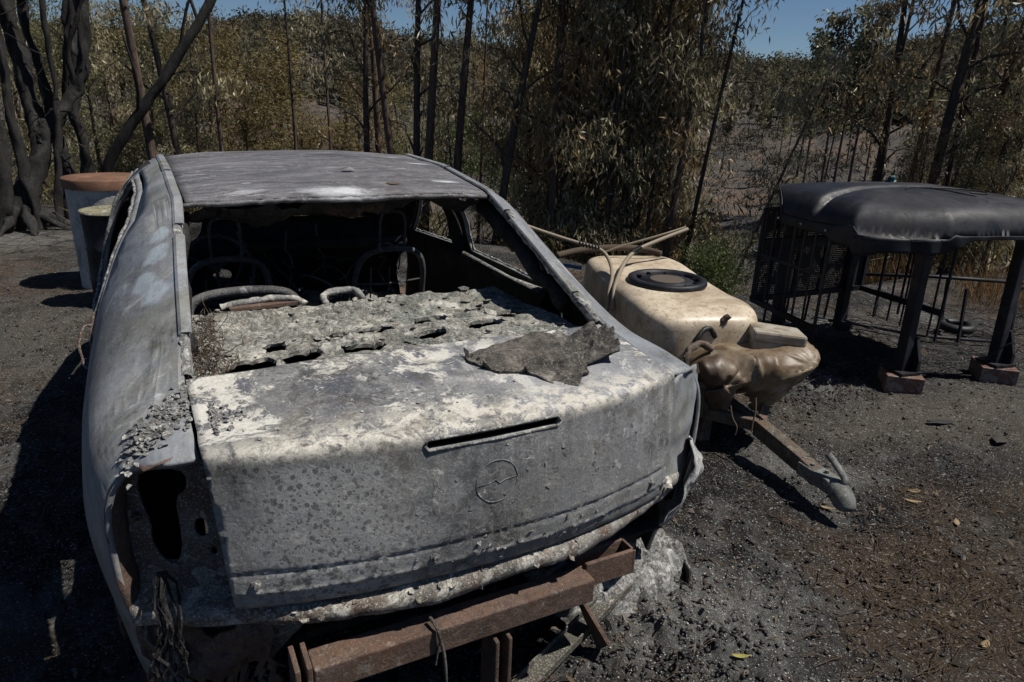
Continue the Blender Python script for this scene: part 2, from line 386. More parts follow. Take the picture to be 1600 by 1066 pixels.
# ------------------------------------------------------------------ terrain
def smst(t): t = np.clip(t, 0, 1); return t*t*(3-2*t)
def terrain(x, y, fine=True):
    x = np.asarray(x, float); y = np.asarray(y, float)
    dx, dy = x-CAM[0], y-CAM[1]; r = np.hypot(dx, dy); az = np.degrees(np.arctan2(dx, dy))
    e = np.interp(az, [-60, -12, 0, 8, 30, 42, 52, 58, 66, 110], [40, 11, 9.6, 8.6, 7.2, 5.9, 6.3, 7.5, 8.6, 40])
    drop = np.interp(az, [-30, -6, 6, 20, 45, 54, 60, 75], [.6, 1.0, 2.2, 3.6, 3.8, 3.0, 2.2, 1.2])
    P = np.stack([x, y], -1)
    drop = drop*(1+.25*fbm(P, .06, 2, 14)*np.clip((r-12)/20, 0, 1))
    z = -drop*smst((r-e)/np.interp(az, [25, 38, 50, 56], [8.0, 5.0, 5.0, 8.0]))
    rise = np.interp(r, [0, 18, 60, 110, 180, 270, 340, 700], [0, 0, .05, .18, .55, 1.0, 1.0, .7])
    ridge = np.interp(az, [-40, -8, 2, 8, 13, 20, 35, 46, 50, 54, 58, 62, 75], [14, 15, 16, 21, 22, 18, 14, 15, 14.5, 18, 22, 25, 28])
    z = z+(ridge+drop+2.5*fbm(P, .02, 3, 3))*rise*np.where(np.abs(az-30) < 130, 1, .4)
    z = z+np.where(r > e, smst((r-e)/5)*(.5*fbm(P, .22, 4, 9)), 0)
    if fine:
        near = np.clip(1-r/14, 0, 1)
        z = z+near*(.025*fbm(P, 1.3, 3, 1)+.014*fbm(P, 9, 3, 2)+.0085*fbm(P, 34, 2, 4))
        # churned clods beside the beam and the ash heap under the canopy
        for cx, cy, rr, h in ((.62, -.02, .28, .012), (2.78, 1.42, .42, .035), (.72, .36, .3, .02)):
            w = np.exp(-(((x-cx)**2+(y-cy)**2)/rr**2)); z = z+w*h*(1.1+1.6*fbm(P, 14, 3, 6))
    return z
def gz0(x, y): return float(terrain(np.array([x]), np.array([y]), False)[0])

rr = [.02]
while rr[-1] < 650: rr.append(rr[-1]*(1.0+(.022 if rr[-1] < 1.2 else .0135 if rr[-1] < 7 else .022)) + .004)
rr = np.array(rr)
az = np.concatenate([np.linspace(-14, 68, 560), np.linspace(68, 346, 130)[1:-1]]); na = len(az); A_ = np.radians(az)
X = CAM[0]+rr[:, None]*np.sin(A_)[None]; Y = CAM[1]+rr[:, None]*np.cos(A_)[None]
V = np.stack([X, Y, terrain(X, Y)], -1).reshape(-1, 3)
i = np.arange(len(rr)-1)[:, None]*na; j = np.arange(na)[None]; j2 = (j+1) % na
F = np.stack([i+j, i+j2, i+na+j2, i+na+j], -1).reshape(-1, 4)[:, ::-1]

g = NT('burnt_ground', .92, .12)
n1 = g.noise(1.1, 9, .66, .6); n2 = g.noise(5.5, 10, .72, .8, None, 4.); n3 = g.noise(26, 8, .75, .5, None, 9.); n4 = g.noise(110, 5, .8, 0, None, 2.)
c = g.mix(g.ramp(n2, [(.42, 0.0), (.64, 1.0)]), (.006, .006, .0065), (.036, .035, .033))
c = g.mix(g.math('MULTIPLY', mask(g, n1, .28, .035), .85), c, (.072, .052, .036))
c = g.mix(g.math('MULTIPLY', mask(g, g.noise(2.0, 10, .74, 1.2, None, 33.), .27, .035), .8), c, (.095, .092, .088))
c = g.mix(g.math('MULTIPLY', mask(g, n3, .22, .04), .5), c, (.10, .097, .09))
earth = g.mix(mask(g, n3, .5, .1), (.108, .076, .049), (.035, .028, .022))
ash = g.mix(n3, (.07, .069, .066), (.30, .295, .28))
def blot(lst, colr, amt):
    global c
    for (x, y, r, *st) in lst: c = g.mix(g.math('MULTIPLY', g.spot(x, y, r, .75, None, st[0] if st else (1, 1)), amt), c, colr)
blot([(1.60, -.28, .42), (2.0, -.22, .35), (1.80, -.02, .22), (1.52, 1.02, .20), (2.2, .20, .22), (-1.5, 5.3, .75, (.8, 1.3)), (-1.9, 6.2, .6), (3.75, 1.9, .4), (2.6, .05, .22), (.45, -.22, .25), (3.3, .3, .3)], earth, .8)
blot([(2.75, .85, .8, (.8, 1.5)), (3.6, .5, .9, (.8, 1.5)), (2.2, -.3, .4), (4.6, 1.9, .6), (-1.4, 4.0, .8, (1.2, .6)), (-1.6, 7.2, 1.2)], (.105, .093, .079), .75)
blot([(1.86, .72, .26, (1, 1)), (2.0, .52, .18), (.80, .30, .30), (.66, .05, .34), (2.75, 1.34, .34), (-1.25, 1.0, .25), (-1.75, 7.3, .6), (-2.2, 7.6, .6), (4.9, 2.1, .35), (3.9, 2.2, .4), (.95, .0, .3)], ash, .6)
far = g.math('ADD', g.math('MULTIPLY', g.noise(.16, 10, .74, 1.0, None, 6.), .55), g.math('MULTIPLY', g.noise(1.4, 9, .75, .8, None, 16.), .45))
co_l = g.n('ShaderNodeVectorMath'); co_l.operation = 'LENGTH'; g.L(g.co, co_l.inputs[0])
fm = g.ramp(g.math('DIVIDE', co_l.outputs['Value'], 40), [(.2, 0.0), (.45, 1.0)])
c = g.mix(fm, c, g.ramp(far, [(.42, (.014, .0135, .0135)), (.48, (.04, .036, .033)), (.53, (.07, .058, .047)), (.57, (.12, .072, .043)), (.63, (.10, .096, .09))]))
c = g.mix(g.math('MULTIPLY', mask(g, n4, .22, .03), .75), c, (.012, .012, .012))
c = g.mix(g.math('MULTIPLY', mask(g, g.noise(130, 3, .6, 0, None, 5.5), .10, .02), .7), c, (.36, .355, .34))
c = g.mix(g.math('MULTIPLY', mask(g, g.noise(55, 4, .65, .5, None, 15.5), .05, .015), .7), c, (.40, .39, .37))
g.col(c)
b1 = g.bump(g.math('ADD', g.math('MULTIPLY', n3, .6), n4), .9, .02)
g.bump(g.noise(300, 3, .7), .6, .004, b1)
ground = fast_mesh('ground', V, F, g.m, None, True); tag(ground, 'charred black yard floor with ash and bare brown earth', None, None, 'structure')

# ------------------------------------------------------------------ loose litter lying on the yard (stuff)
def litter_pos(n, rmax=8.0, spots=None, power=.6):
    out = []
    if spots is None:
        r = .6+(rmax-.6)*rng.random(n)**(1/power*.7); a = np.radians(rng.uniform(-12, 66, n)); return np.stack([CAM[0]+r*np.sin(a), CAM[1]+r*np.cos(a)], -1)
    k = rng.integers(0, len(spots), n); s = np.array(spots)[k]; return s[:, :2]+rng.normal(0, 1, (n, 2))*s[:, 2:3]
def shards(name, pos, size, mat, label, cat, flat=.35, lift=.4):
    n = len(pos); sz = rng.uniform(size[0], size[1], n)*rng.uniform(.5, 1, n); B = np.array([(1, 0, 0), (-.5, .8, 0), (-.6, -.75, 0), (0, 0, 1), (.1, .05, -.7)])
    V = np.repeat(B[None], n, 0)*rng.uniform(.6, 1.3, (n, 5, 1)); V[:, :, 2] *= flat*rng.uniform(.4, 1.6, (n, 1))
    a = rng.uniform(0, 6.28, n); ca, sa = np.cos(a)[:, None], np.sin(a)[:, None]
    x = V[:, :, 0]*ca-V[:, :, 1]*sa; y = V[:, :, 0]*sa+V[:, :, 1]*ca; V = np.stack([x, y, V[:, :, 2]], -1)*sz[:, None, None]
    V[:, :, :2] += pos[:, None]; V[:, :, 2] += (terrain(pos[:, 0], pos[:, 1])+sz*flat*lift)[:, None]
    F = np.array([(0, 1, 3), (1, 2, 3), (2, 0, 3), (1, 0, 4), (2, 1, 4), (0, 2, 4)]); F = (F[None]+5*np.arange(n)[:, None, None]).reshape(-1, 3)
    o = fast_mesh(name, V.reshape(-1, 3), F, mat); tag(o, label, cat, None, 'stuff'); return o
def plain(name, c, rough=.9, spec=.15, var=.5, sc=30):
    t = NT(name, rough, spec); t.col(t.mix(t.math('MULTIPLY', t.noise(sc, 5, .7), var*1.6), c, tuple(k*.25 for k in c))); t.bump(t.noise(sc*4, 3, .6), .4, .003); return t.m
M_['ashflake'] = plain('pale_ash_flake', (.48, .47, .44), .9, .1, .5, 90)
M_['coal'] = plain('charcoal', (.012, .012, .013), .55, .4, .4)
M_['stone'] = plain('sooty_stone', (.07, .065, .058), .9, .2, .5)
M_['straw'] = plain('scorched_straw', (.12, .084, .05), .8, .2, .5, 9)
M_['twig'] = plain('scorched_twig', (.10, .075, .055), .85, .2, .5, 9)
shards('ash_flakes', litter_pos(11000, 7.5), (.0018, .0066), M_['ashflake'], 'pale flakes of ash scattered over the black yard floor', 'ash', .3)
shards('ash_crumbs', litter_pos(4000, 0, [(.75, .25, .22), (.62, .02, .22), (2.0, .6, .2), (2.78, 1.36, .22), (.9, .05, .25)]), (.002, .0065), M_['ashflake'], 'grey ash crumbs heaped by the tail and drawbar', 'ash', .6)
shards('charcoal_bits', litter_pos(7000, 7.5), (.003, .016), M_['coal'], 'small bits of charcoal strewn over the yard', 'charcoal', .7)
shards('charcoal_heap', litter_pos(1900, 0, [(2.80, 1.42, .22), (2.6, 1.36, .16), (2.95, 1.45, .2), (.58, -.10, .13)]), (.006, .020), M_['coal'], 'low heap of blackened lumps before the canopy', 'charcoal', .5)
shards('grit', litter_pos(4000, 8), (.004, .016), M_['stone'], 'sooty grit and small stones on the yard', 'gravel', .7)
def sticks(name, pos, L, rad, mat, label, cat, curl=.25, lift=.006):
    n = len(pos); K = 4; a = rng.uniform(0, 6.28, n); ln = rng.uniform(L[0], L[1], n); V = np.zeros((n, K, 3, 3)); da = rng.normal(0, curl, (n, K)).cumsum(1)
    p = pos.copy(); z0 = terrain(pos[:, 0], pos[:, 1])+lift; rise = np.abs(rng.normal(0, .12, n)); ra = rng.uniform(rad[0], rad[1], n)
    for k in range(K):
        ang = a+da[:, k]; nx, ny = -np.sin(ang), np.cos(ang); z = np.maximum(terrain(p[:, 0], p[:, 1])+lift*.5, z0)+rise*ln*k/K
        for q, (u, w) in enumerate(((-1, -.5), (1, -.5), (0, 1.0))): V[:, k, q] = np.stack([p[:, 0]+nx*ra*u, p[:, 1]+ny*ra*u, z+ra*w], -1)
        p = p+np.stack([np.cos(ang), np.sin(ang)], -1)*(ln/(K-1))[:, None]
    F = np.array([(k*3+q, k*3+(q+1) % 3, k*3+3+(q+1) % 3, k*3+3+q) for k in range(K-1) for q in range(3)]); F = (F[None]+K*3*np.arange(n)[:, None, None]).reshape(-1, 4)
    o = fast_mesh(name, V.reshape(-1, 3), F, mat); tag(o, label, cat, None, 'stuff'); return o
sticks('dry_straw', litter_pos(1300, 0, [(1.6, -.28, .2), (2.0, -.24, .2), (1.8, -.02, .16), (2.3, .1, .25), (-1.5, 5.3, .5), (-1.8, 6.0, .4), (1.25, -.35, .2)]), (.03, .12), (.0006, .0016), M_['straw'], 'scorched straw on the brown patches of the yard', 'straw', .3, .008)
sticks('twigs', litter_pos(900, 8), (.03, .16), (.0008, .0024), M_['twig'], 'thin burnt twigs strewn over the yard', 'twigs', .25, .006)
sticks('burnt_stalks', litter_pos(700, 0, [(4.2, 2.2, .5), (3.6, 1.7, .4), (4.8, 1.5, .4), (-1.8, 7.2, .6)]), (.08, .4), (.001, .003), M_['coal'], 'burnt stalks lying under and behind the canopy', 'twigs', .3, .012)

def leaf_litter(name, pos, L, w, cols, label):
    n = len(pos); a = rng.uniform(0, 6.28, n); z = terrain(pos[:, 0], pos[:, 1])+.004
    d = np.stack([np.cos(a), np.sin(a), rng.normal(.05, .18, n)], -1); d /= np.linalg.norm(d, axis=1, keepdims=True)
    sd = np.stack([-np.sin(a), np.cos(a), rng.normal(0, .35, n)], -1); ll = rng.uniform(*L, n)[:, None]; ww = rng.uniform(*w, n)[:, None]; c0 = np.stack([pos[:, 0], pos[:, 1], z], -1)
    V = np.stack([c0, c0+d*ll*.5+sd*ww+[0, 0, .004], c0+d*ll+np.array([0, 0, 1])*ll*rng.uniform(0, .25, (n, 1)), c0+d*ll*.5-sd*ww+[0, 0, .003]], 1)
    F = (np.array([(0, 1, 2, 3)])[None]+4*np.arange(n)[:, None, None]).reshape(-1, 4); t_ = np.repeat(rng.random(n), 4)
    tag(fast_mesh(name, V.reshape(-1, 3), F, leaf_mat(name+'_tint', cols, .7), None, False, np.stack([t_]*3, -1)), label, 'leaf litter', None, 'stuff')
LITTER_LATER = True
# a few larger leaves and chips that stand out singly
leafm = plain('dry_leaf', (.26, .19, .10), .7, .3, .4, 30); leafy = plain('yellow_leaf', (.30, .27, .07), .6, .3, .3, 20); chip = plain('wood_chip', (.30, .22, .13), .8, .2, .4, 14); blk = plain('burnt_bark', (.035, .035, .038), .7, .3, .5, 14)
def leaf_on_ground(x, y, L, w, ang, mat, label, cat='leaf', bend=.25, name='fallen_leaf'):
    V = []; n = 7
    for k in range(n):
        t = k/(n-1); ww = w*math.sin(PI*min(1, t*.92+.06))**.8
        for q in (-1, 0, 1): V.append((L*(t-.5), ww*q, bend*L*(4*(t-.5)**2)*.35+abs(q)*w*.25))
    V = [Matrix.Rotation(ang, 3, 'Z') @ Vector(v) for v in V]; z = float(terrain(np.array([x]), np.array([y]))[0])+.006
    o = mesh(name, V, [(k*3+q, k*3+q+1, k*3+q+4, k*3+q+3) for k in range(n-1) for q in (0, 1)], mat, None, True); o.location = (x, y, z); solid(o, .0015); return tag(o, label, cat)
leaf_on_ground(.762, -.126, .055, .008, -.5, leafy, 'narrow yellow-green leaf on black ash near the bottom edge')
leaf_on_ground(2.10, .235, .07, .010, -.75, chip, 'pale tan curled strip right of the drawbar coupling', 'bark chip', name='bark_strip')
leaf_on_ground(2.19, .29, .06, .013, -.4, leafm, 'broad dry brown leaf on ash far right of the coupling')
leaf_on_ground(1.93, -.06, .07, .018, 1.0, blk, 'black burnt bark flake above the straw patch', 'bark flake', name='bark_flake')
leaf_on_ground(2.96, .66, .17, .022, -.45, blk, 'black flat flake on the pale ground before the bricks', 'bark flake', .1, name='bark_flake')
leaf_on_ground(3.06, .42, .13, .035, .3, M_['stone'], 'grey flat stone at the right edge of the pale ground', 'stone', .1, name='flat_stone')
leaf_on_ground(1.72, .36, .07, .009, -.9, leafm, 'dry brown leaf beside the tip of the coupling')
leaf_on_ground(2.12, .06, .055, .011, .6, chip, 'tan leaf lying alone on dark ash right of the coupling')
leaf_on_ground(1.52, -.40, .05, .011, .2, leafm, 'brown leaf on the straw at the lower right')

# ------------------------------------------------------------------ trees
def leaf_mat(name, cols, rough=.45):
    t = NT(name, rough, .35)
    at = t.n('ShaderNodeAttribute'); at.attribute_name = 'tint'
    oi = t.n('ShaderNodeObjectInfo')
    c = t.ramp(at.outputs['Fac'], [(k/(len(cols)-1), cc) for k, cc in enumerate(cols)])
    c = t.mix(t.math('MULTIPLY', oi.outputs['Random'], .45), c, tuple(k*.5 for k in cols[0]))
    t.col(c)
    tr = t.n('ShaderNodeBsdfTranslucent'); t.L(c, tr.inputs['Color']); mx = t.n('ShaderNodeMixShader'); mx.inputs[0].default_value = .32
    out = t.t.nodes['Material Output']; t.L(t.b.outputs[0], mx.inputs[1]); t.L(tr.outputs[0], mx.inputs[2]); t.L(mx.outputs[0], out.inputs['Surface'])
    return t.m
M_['euc'] = leaf_mat('scorched_eucalyptus_leaf', [(.09, .075, .035), (.22, .19, .095), (.33, .30, .18), (.46, .42, .27), (.33, .205, .10)])
M_['eucg'] = leaf_mat('olive_eucalyptus_leaf', [(.06, .065, .026), (.13, .135, .055), (.20, .20, .095), (.28, .255, .14), (.22, .145, .065)])
M_['pine'] = leaf_mat('scorched_pine_needles', [(.05, .042, .017), (.12, .10, .037), (.185, .15, .055), (.25, .19, .072), (.20, .113, .04)], .6)
M_['green'] = leaf_mat('green_shrub_leaf', [(.03, .045, .012), (.06, .09, .022), (.085, .12, .03), (.11, .13, .04), (.09, .10, .03)], .55)
M_['yellow'] = leaf_mat('yellowed_needles', [(.06, .055, .012), (.10, .09, .02), (.13, .115, .03), (.15, .12, .03), (.12, .09, .03)], .6)
M_['farleaf'] = leaf_mat('distant_foliage', [(.025, .027, .017), (.05, .05, .03), (.07, .066, .04), (.09, .075, .05), (.07, .052, .035)], .8)
M_['bark'] = burnt('charred_bark', (.045, .038, .034), (.085, .06, .048), (.014, .013, .013), ash=(.18, .16, .14), ash_cov=.1, rust_cov=.1, stretch=(3, 3, .5), crust=.2, scale=1.6, gloss=.7, soot=.6)
M_['barkc'] = burnt('charcoal_bark', (.010, .0095, .009), (.022, .0205, .019), (.004, .004, .004), ash=(.10, .097, .093), ash_cov=.08, rust_cov=.03, stretch=(3, 3, .5), crust=.3, relief=1.0, mott=.4, scale=1.8, gloss=.65, soot=.5)
M_['barkr'] = burnt('reddish_bark', (.10, .058, .042), (.13, .085, .065), (.02, .017, .016), ash=(.24, .2, .17), ash_cov=.2, rust_cov=.2, stretch=(3, 3, .4), crust=.2, scale=1.6, gloss=.7, soot=.7)

leaf_litter('leaf_litter', np.concatenate([litter_pos(5200, 7.5), litter_pos(900, 0, [(1.7, -.2, .35), (2.3, .1, .4), (-1.5, 5.2, .6)])]), (.012, .045), (.002, .007), [(.012, .012, .012), (.03, .027, .024), (.075, .055, .035), (.14, .095, .05), (.22, .2, .17)], 'burnt leaf scraps littering the yard')
def leaves(cen, dirs, L, w, rnd, fold=True):
    """cen (n,3) bases, dirs (n,3) unit; a pointed blade of two quads folded along its length"""
    n = len(cen); up = rnd.normal(0, 1, (n, 3)); sd = np.cross(dirs, up); sd /= np.linalg.norm(sd, axis=1, keepdims=True)+1e-9
    nm = np.cross(sd, dirs); L = L[:, None]; w = w[:, None]
    V = np.stack([cen, cen+dirs*L*.45+sd*w*.5+nm*w*.25, cen+dirs*L+nm*L*rnd.normal(0, .12, (n, 1)), cen+dirs*L*.45-sd*w*.5+nm*w*.25], 1)
    F = (np.array([(0, 1, 2, 3)])[None]+4*np.arange(n)[:, None, None]).reshape(-1, 4)
    t = np.repeat(rnd.random(n), 4); return V.reshape(-1, 3), F, np.stack([t]*3, -1)

def make_tree(seed, H, r0, zlo, nlimb, ncl, per, L, w, droop, spread, leafm, barkm, bend=.25, clr=.28, nm='eucalyptus', top=1.0):
    rd = np.random.default_rng(seed)
    mb = MB(); n = 12; bx, by = rd.normal(0, bend, 2); ph = rd.uniform(0, 6.28)
    def axis(t): return np.array([bx*t*t+.10*bend*math.sin(5*t+ph), by*t*t+.10*bend*math.cos(4*t+ph), H*t-.3])
    mb.tube([axis(k/(n-1)) for k in range(n)], [r0*(1-.85*k/(n-1))*(1.25 if k == 0 else 1) for k in range(n)], 8)
    tips = []
    for k in range(nlimb):
        t = zlo+(top*.97-zlo)*((k+rd.random())/nlimb); p = axis(t); a = rd.uniform(0, 6.28); ln = spread*(1.15-t*.7)*rd.uniform(.5, 1.15); el = rd.uniform(.35, 1.1)
        pts = [p]; d = np.array([math.cos(a)*math.cos(el), math.sin(a)*math.cos(el), math.sin(el)])
        for q in range(4):
            d = d+rd.normal(0, .18, 3)-np.array([0, 0, .06+droop*.1*q]); d /= np.linalg.norm(d); pts.append(pts[-1]+d*ln/4)
        rb = r0*(1-.8*t)*.42
        mb.tube(pts, [rb*(1-.2*q) for q in range(5)], 5, False)
        for q in range(1, 5): tips.append((pts[q], .5+.5*q/4))
        for q in (2, 3):
            a2 = rd.uniform(0, 6.28); e = pts[q]+np.array([math.cos(a2), math.sin(a2), rd.uniform(-.2, .6)])*ln*.3; mb.tube([pts[q], (pts[q]+e)/2+rd.normal(0, .03, 3), e], [rb*.4, rb*.3, rb*.15], 4, False); tips.append((e, 1.0))
    tr_me = mb
    k = rd.integers(0, len(tips), ncl); base = np.array([tips[i][0] for i in k])+rd.normal(0, clr*.55, (ncl, 3))
    cen = np.repeat(base, per, 0)+rd.normal(0, clr*.5, (ncl*per, 3)); N = len(cen)
    d = rd.normal(0, .55, (N, 3)); d[:, 2] -= droop; d /= np.linalg.norm(d, axis=1, keepdims=True)
    V, F, T = leaves(cen, d, rd.uniform(L*.6, L*1.25, N), rd.uniform(w*.7, w*1.3, N), rd)
    shift = np.repeat(np.repeat(rd.random(ncl), per), 4)[:, None]; T = np.clip(T*.55+shift*.5, 0, 1)
    a = bpy.data.meshes.new(nm+'_trunk'); a.from_pydata([tuple(v) for v in tr_me.V], [], tr_me.F); a.update(); a.polygons.foreach_set('use_smooth', [True]*len(a.polygons)); a.materials.append(barkm)
    o = fast_mesh('tmp', V, F, leafm, None, False, T); b = o.data; bpy.data.objects.remove(o)
    return a, b
TREES = []
def plant(kind, azd, r, label, group=None, scale=1.0, lean=(0, 0), rz=None, name='eucalyptus_tree', cat='tree', dz=0.0):
    a = math.radians(azd); x = CAM[0]+r*math.sin(a); y = CAM[1]+r*math.cos(a); z = gz0(x, y)+dz
    root = bpy.data.objects.new(name, None); C.link(root); tag(root, label, cat, group)
    tr, cr = kind
    lat = Vector((math.cos(a), -math.sin(a), 0)); fw = Vector((math.sin(a), math.cos(a), 0))
    tilt = (lat*lean[0]+fw*lean[1]+Vector((0, 0, 1))).normalized(); q = Vector((0, 0, 1)).rotation_difference(tilt)
    rot = q.to_matrix().to_4x4() @ Matrix.Rotation(rz if rz is not None else random.uniform(0, 6.28), 4, 'Z')
    root.matrix_world = Matrix.Translation((x, y, z)) @ rot @ Matrix.Diagonal((scale, scale, scale, 1))
    for nm, me in (('trunk', tr), ('crown', cr)):
        o = bpy.data.objects.new(nm, me); C.link(o); o.parent = root
    TREES.append(root); return root
M_['eucb'] = leaf_mat('browned_eucalyptus_leaf', [(.10, .062, .027), (.23, .155, .07), (.33, .235, .115), (.43, .32, .17), (.29, .16, .07)])
ED = [make_tree(100+k, 7.6, .06, .06, 32, 560, 15, .13, .025, 1.15, 1.25, M_['eucb'] if k % 3 == 1 else M_['euc'], M_['bark'] if k % 2 else M_['barkr'], .35, .17, top=.92) for k in range(6)]      # leafy to the ground
EH = [make_tree(120+k, 8.5, .065, .42, 16, 180, 14, .12, .022, 1.1, 1.4, M_['euc'], M_['barkr'], .3, .16) for k in range(3)]      # bare lower stem
EL = [make_tree(140+k, 7.0, .06, .18, 18, 190, 14, .12, .023, .95, 1.2, M_['eucb'] if k == 1 else M_['euc'], M_['bark'], .3, .16) for k in range(3)]            # thin, open
EO = [make_tree(150+k, 6.4, .07, .05, 32, 520, 15, .10, .025, .5, 1.4, M_['eucg'] if k else M_['eucb'], M_['bark'], .3, .2) for k in range(3)]          # olive, denser
PN = [make_tree(160+k, 6.2, .12, .05, 40, 520, 16, .16, .026, .05, 2.1, M_['pine'], M_['bark'], .2, .26, 'pine') for k in range(3)]
FT = [make_tree(180+k, 11.0, .10, .40, 18, 120, 9, .34, .12, .6, 1.3, M_['farleaf'] if k % 2 else M_['eucg'], M_['bark'], .4, .35) for k in range(4)]
ES = [make_tree(130+k, 9.0, .042, .5, 12, 120, 13, .11, .02, 1.1, 1.0, M_['euc'], M_['barkr'] if k else M_['bark'], .25, .15) for k in range(2)]   # pole-thin stems
SH = [make_tree(200+k, 1.7, .02, .05, 26, 300, 16, .085, .016, -.35, .9, M_['green'], M_['bark'], .1, .16, 'shrub') for k in range(2)]
YB = make_tree(210, 3.2, .06, .08, 30, 420, 16, .16, .035, .2, 1.5, M_['yellow'], M_['bark'], .1, .3, 'shrub')
# stems that stand out one by one behind the car, left to right
plant(EH[0], 1.0, 10.5, 'slim reddish eucalyptus stem rising above the car roof at far left', lean=(-.06, 0))
plant(EL[0], 2.9, 11.5, 'thin dark eucalyptus stem just right of the reddish stem at far left', lean=(-.04, 0))
plant(EL[1], 15.9, 10.4, 'leftmost dark stem of the group above the middle of the car roof', lean=(-.03, 0))
plant(EH[1], 17.4, 11.0, 'dark eucalyptus stem second from left in the group above the roof', lean=(-.05, 0))
plant(EH[2], 19.0, 10.0, 'eucalyptus leaning clearly left in the group above the car roof', lean=(-.15, 0))
plant(EL[2], 19.5, 9.6, 'upright reddish stem beside the left-leaning eucalyptus above the roof', lean=(.0, 0))
plant(EH[0], 20.3, 9.4, 'pale-skinned stem leaning right above the right end of the roof', lean=(.05, 0), rz=2.0)
plant(EH[1], 22.6, 9.6, 'grey-brown stem right of the car roof with pale bark strips', lean=(.06, 0), rz=1.0)
plant(EL[1], 25.8, 9.0, 'reddish eucalyptus stem leaning right before the green clearing', lean=(.12, 0), rz=4.0)
n_ = 'leafy scorched eucalyptus in the dense stand behind the water tank'
for k, (a_, r_, s_) in enumerate([(29.5, 10.6, .9), (31.4, 9.6, 1.0), (33.4, 10.4, .95), (35.0, 9.2, .9), (36.4, 10.6, 1.05), (37.6, 9.4, .95), (38.8, 10.8, 1.0), (39.9, 9.6, 1.0), (37.0, 12.4, 1.0), (34.2, 12.6, 1.0), (30.6, 13.0, 1.1), (39.4, 13.0, 1.1), (28.6, 14.8, 1.1), (32.6, 14.4, 1.1), (36.0, 14.8, 1.15), (38.4, 15.4, 1.1)]):
    plant(ED[k % 6], a_, r_, n_, 'eucalyptus stand behind the tank', s_, (random.uniform(-.04, .05), random.uniform(-.03, .03)))
plant(EH[2], 42.0, 8.8, 'thin bare sapling leaning right at the edge of the stand', scale=.6, lean=(.26, 0))
n_ = 'slim bare-footed eucalyptus stem showing through the stand behind the tank'
for k, (a_, r_) in enumerate([(31.0, 9.2), (36.9, 9.6), (39.6, 9.0)]):
    plant(EH[k % 3], a_, r_, n_, 'slim stems in the stand', random.uniform(.95, 1.1), (random.uniform(-.03, .08), 0))
n_ = 'pole-thin eucalyptus stem standing among the background trees'
for k, (a_, r_, l_) in enumerate([(30.2, 9.6, .03), (32.4, 9.9, .0), (34.4, 9.4, -.02), (35.6, 10.0, .03), (38.2, 9.2, .02), (38.9, 9.8, .05), (40.6, 9.3, .07), (24.4, 12.5, .02), (23.4, 13.5, -.05), (13.8, 12.5, -.06), (10.4, 13.0, .02), (5.6, 12.0, -.02), (54.2, 10.8, .0), (56.4, 10.2, .03), (58.6, 10.6, .0), (61.2, 9.6, .02), (60.6, 12.0, -.04)]):
    plant(ES[k % 2], a_, r_, n_, 'pole-thin stems', random.uniform(.9, 1.1), (l_, 0))
plant(EO[0], 32.2, 11.6, 'dark bushy eucalyptus between the clearing and the stand', scale=.95)
# right hand side above the canopy
plant(EL[1], 55.0, 10.2, 'eucalyptus with pale hanging leaves right behind the canopy roof', scale=1.0, lean=(-.02, 0))
plant(EL[2], 57.6, 9.6, 'thick dark stem rising behind the right half of the canopy', scale=1.15, lean=(.0, 0))
plant(EL[0], 59.6, 10.4, 'second thick dark stem at the right edge, leaning right', scale=1.15, lean=(.03, 0), rz=3)
n_ = 'leafy eucalyptus in the thicket at the right edge behind the canopy'
for k, (a_, r_, s_) in enumerate([(56.6, 12.0, .38), (58.6, 11.0, .36), (60.4, 11.6, .7), (62.0, 9.8, .7), (63.4, 11.5, .9), (61.2, 13.5, .9), (54.4, 13.5, .34), (59.6, 8.9, .30), (61.8, 8.8, .34), (57.2, 9.2, .28), (65.0, 10, .9), (55.6, 10.4, .32)]):
    plant((EO if k % 2 else ED)[k % 3], a_, r_, n_, 'thicket at the right edge', s_)
# far left and left backdrop
n_ = 'scorched brown pine in the dense backdrop behind the car'
for k, (a_, r_, s_) in enumerate([(4.5, 17, .85), (7.0, 15.5, .75), (9.5, 17.5, .85), (11.5, 15.8, .75), (13.5, 17.0, .72), (15.2, 19.0, .8), (6.0, 21.0, .95), (10.5, 22.0, .95), (17.0, 22, .8), (2.5, 19.0, .85), (-.5, 20.0, .9)]):
    plant(PN[k % 3], a_, r_, n_, 'pines behind the car', s_*.9, name='pine_tree')
n_ = 'olive-leaved eucalyptus in the backdrop at the upper left'
for k, (a_, r_, s_) in enumerate([(-6.5, 15.0, .75), (-4.5, 17.0, .8), (-2.6, 14.5, .75), (-1.2, 16.0, .8), (.6, 14.0, .72), (2.2, 15.0, .75), (-8.5, 14.0, .8), (-5.5, 21, 1.0), (-10, 18, 1.0), (3.6, 13.6, .6), (17.8, 15.5, .65), (19.6, 17.0, .75)]):
    plant((EO if k % 3 else ED)[k % 3], a_, r_, n_, 'eucalyptus at the upper left', s_*.9)
n_ = 'scorched eucalyptus in the row beyond the clearing'
for k, (a_, r_, s_) in enumerate([(20.0, 24, .8), (21.4, 48, 1.2), (23.2, 52, 1.3), (25.2, 50, 1.2), (27.2, 46, 1.2), (29.0, 21, .8), (30.0, 24, .9), (18.8, 24, .9), (32, 22, .9), (34, 24, 1.0), (36, 22, 1.0), (38, 25, 1.0)]):
    plant((EO if k % 2 else EH)[k % 3], a_, r_, n_, 'eucalyptus beyond the clearing', s_)
n_ = 'slender far eucalyptus with tufted top on the slope'
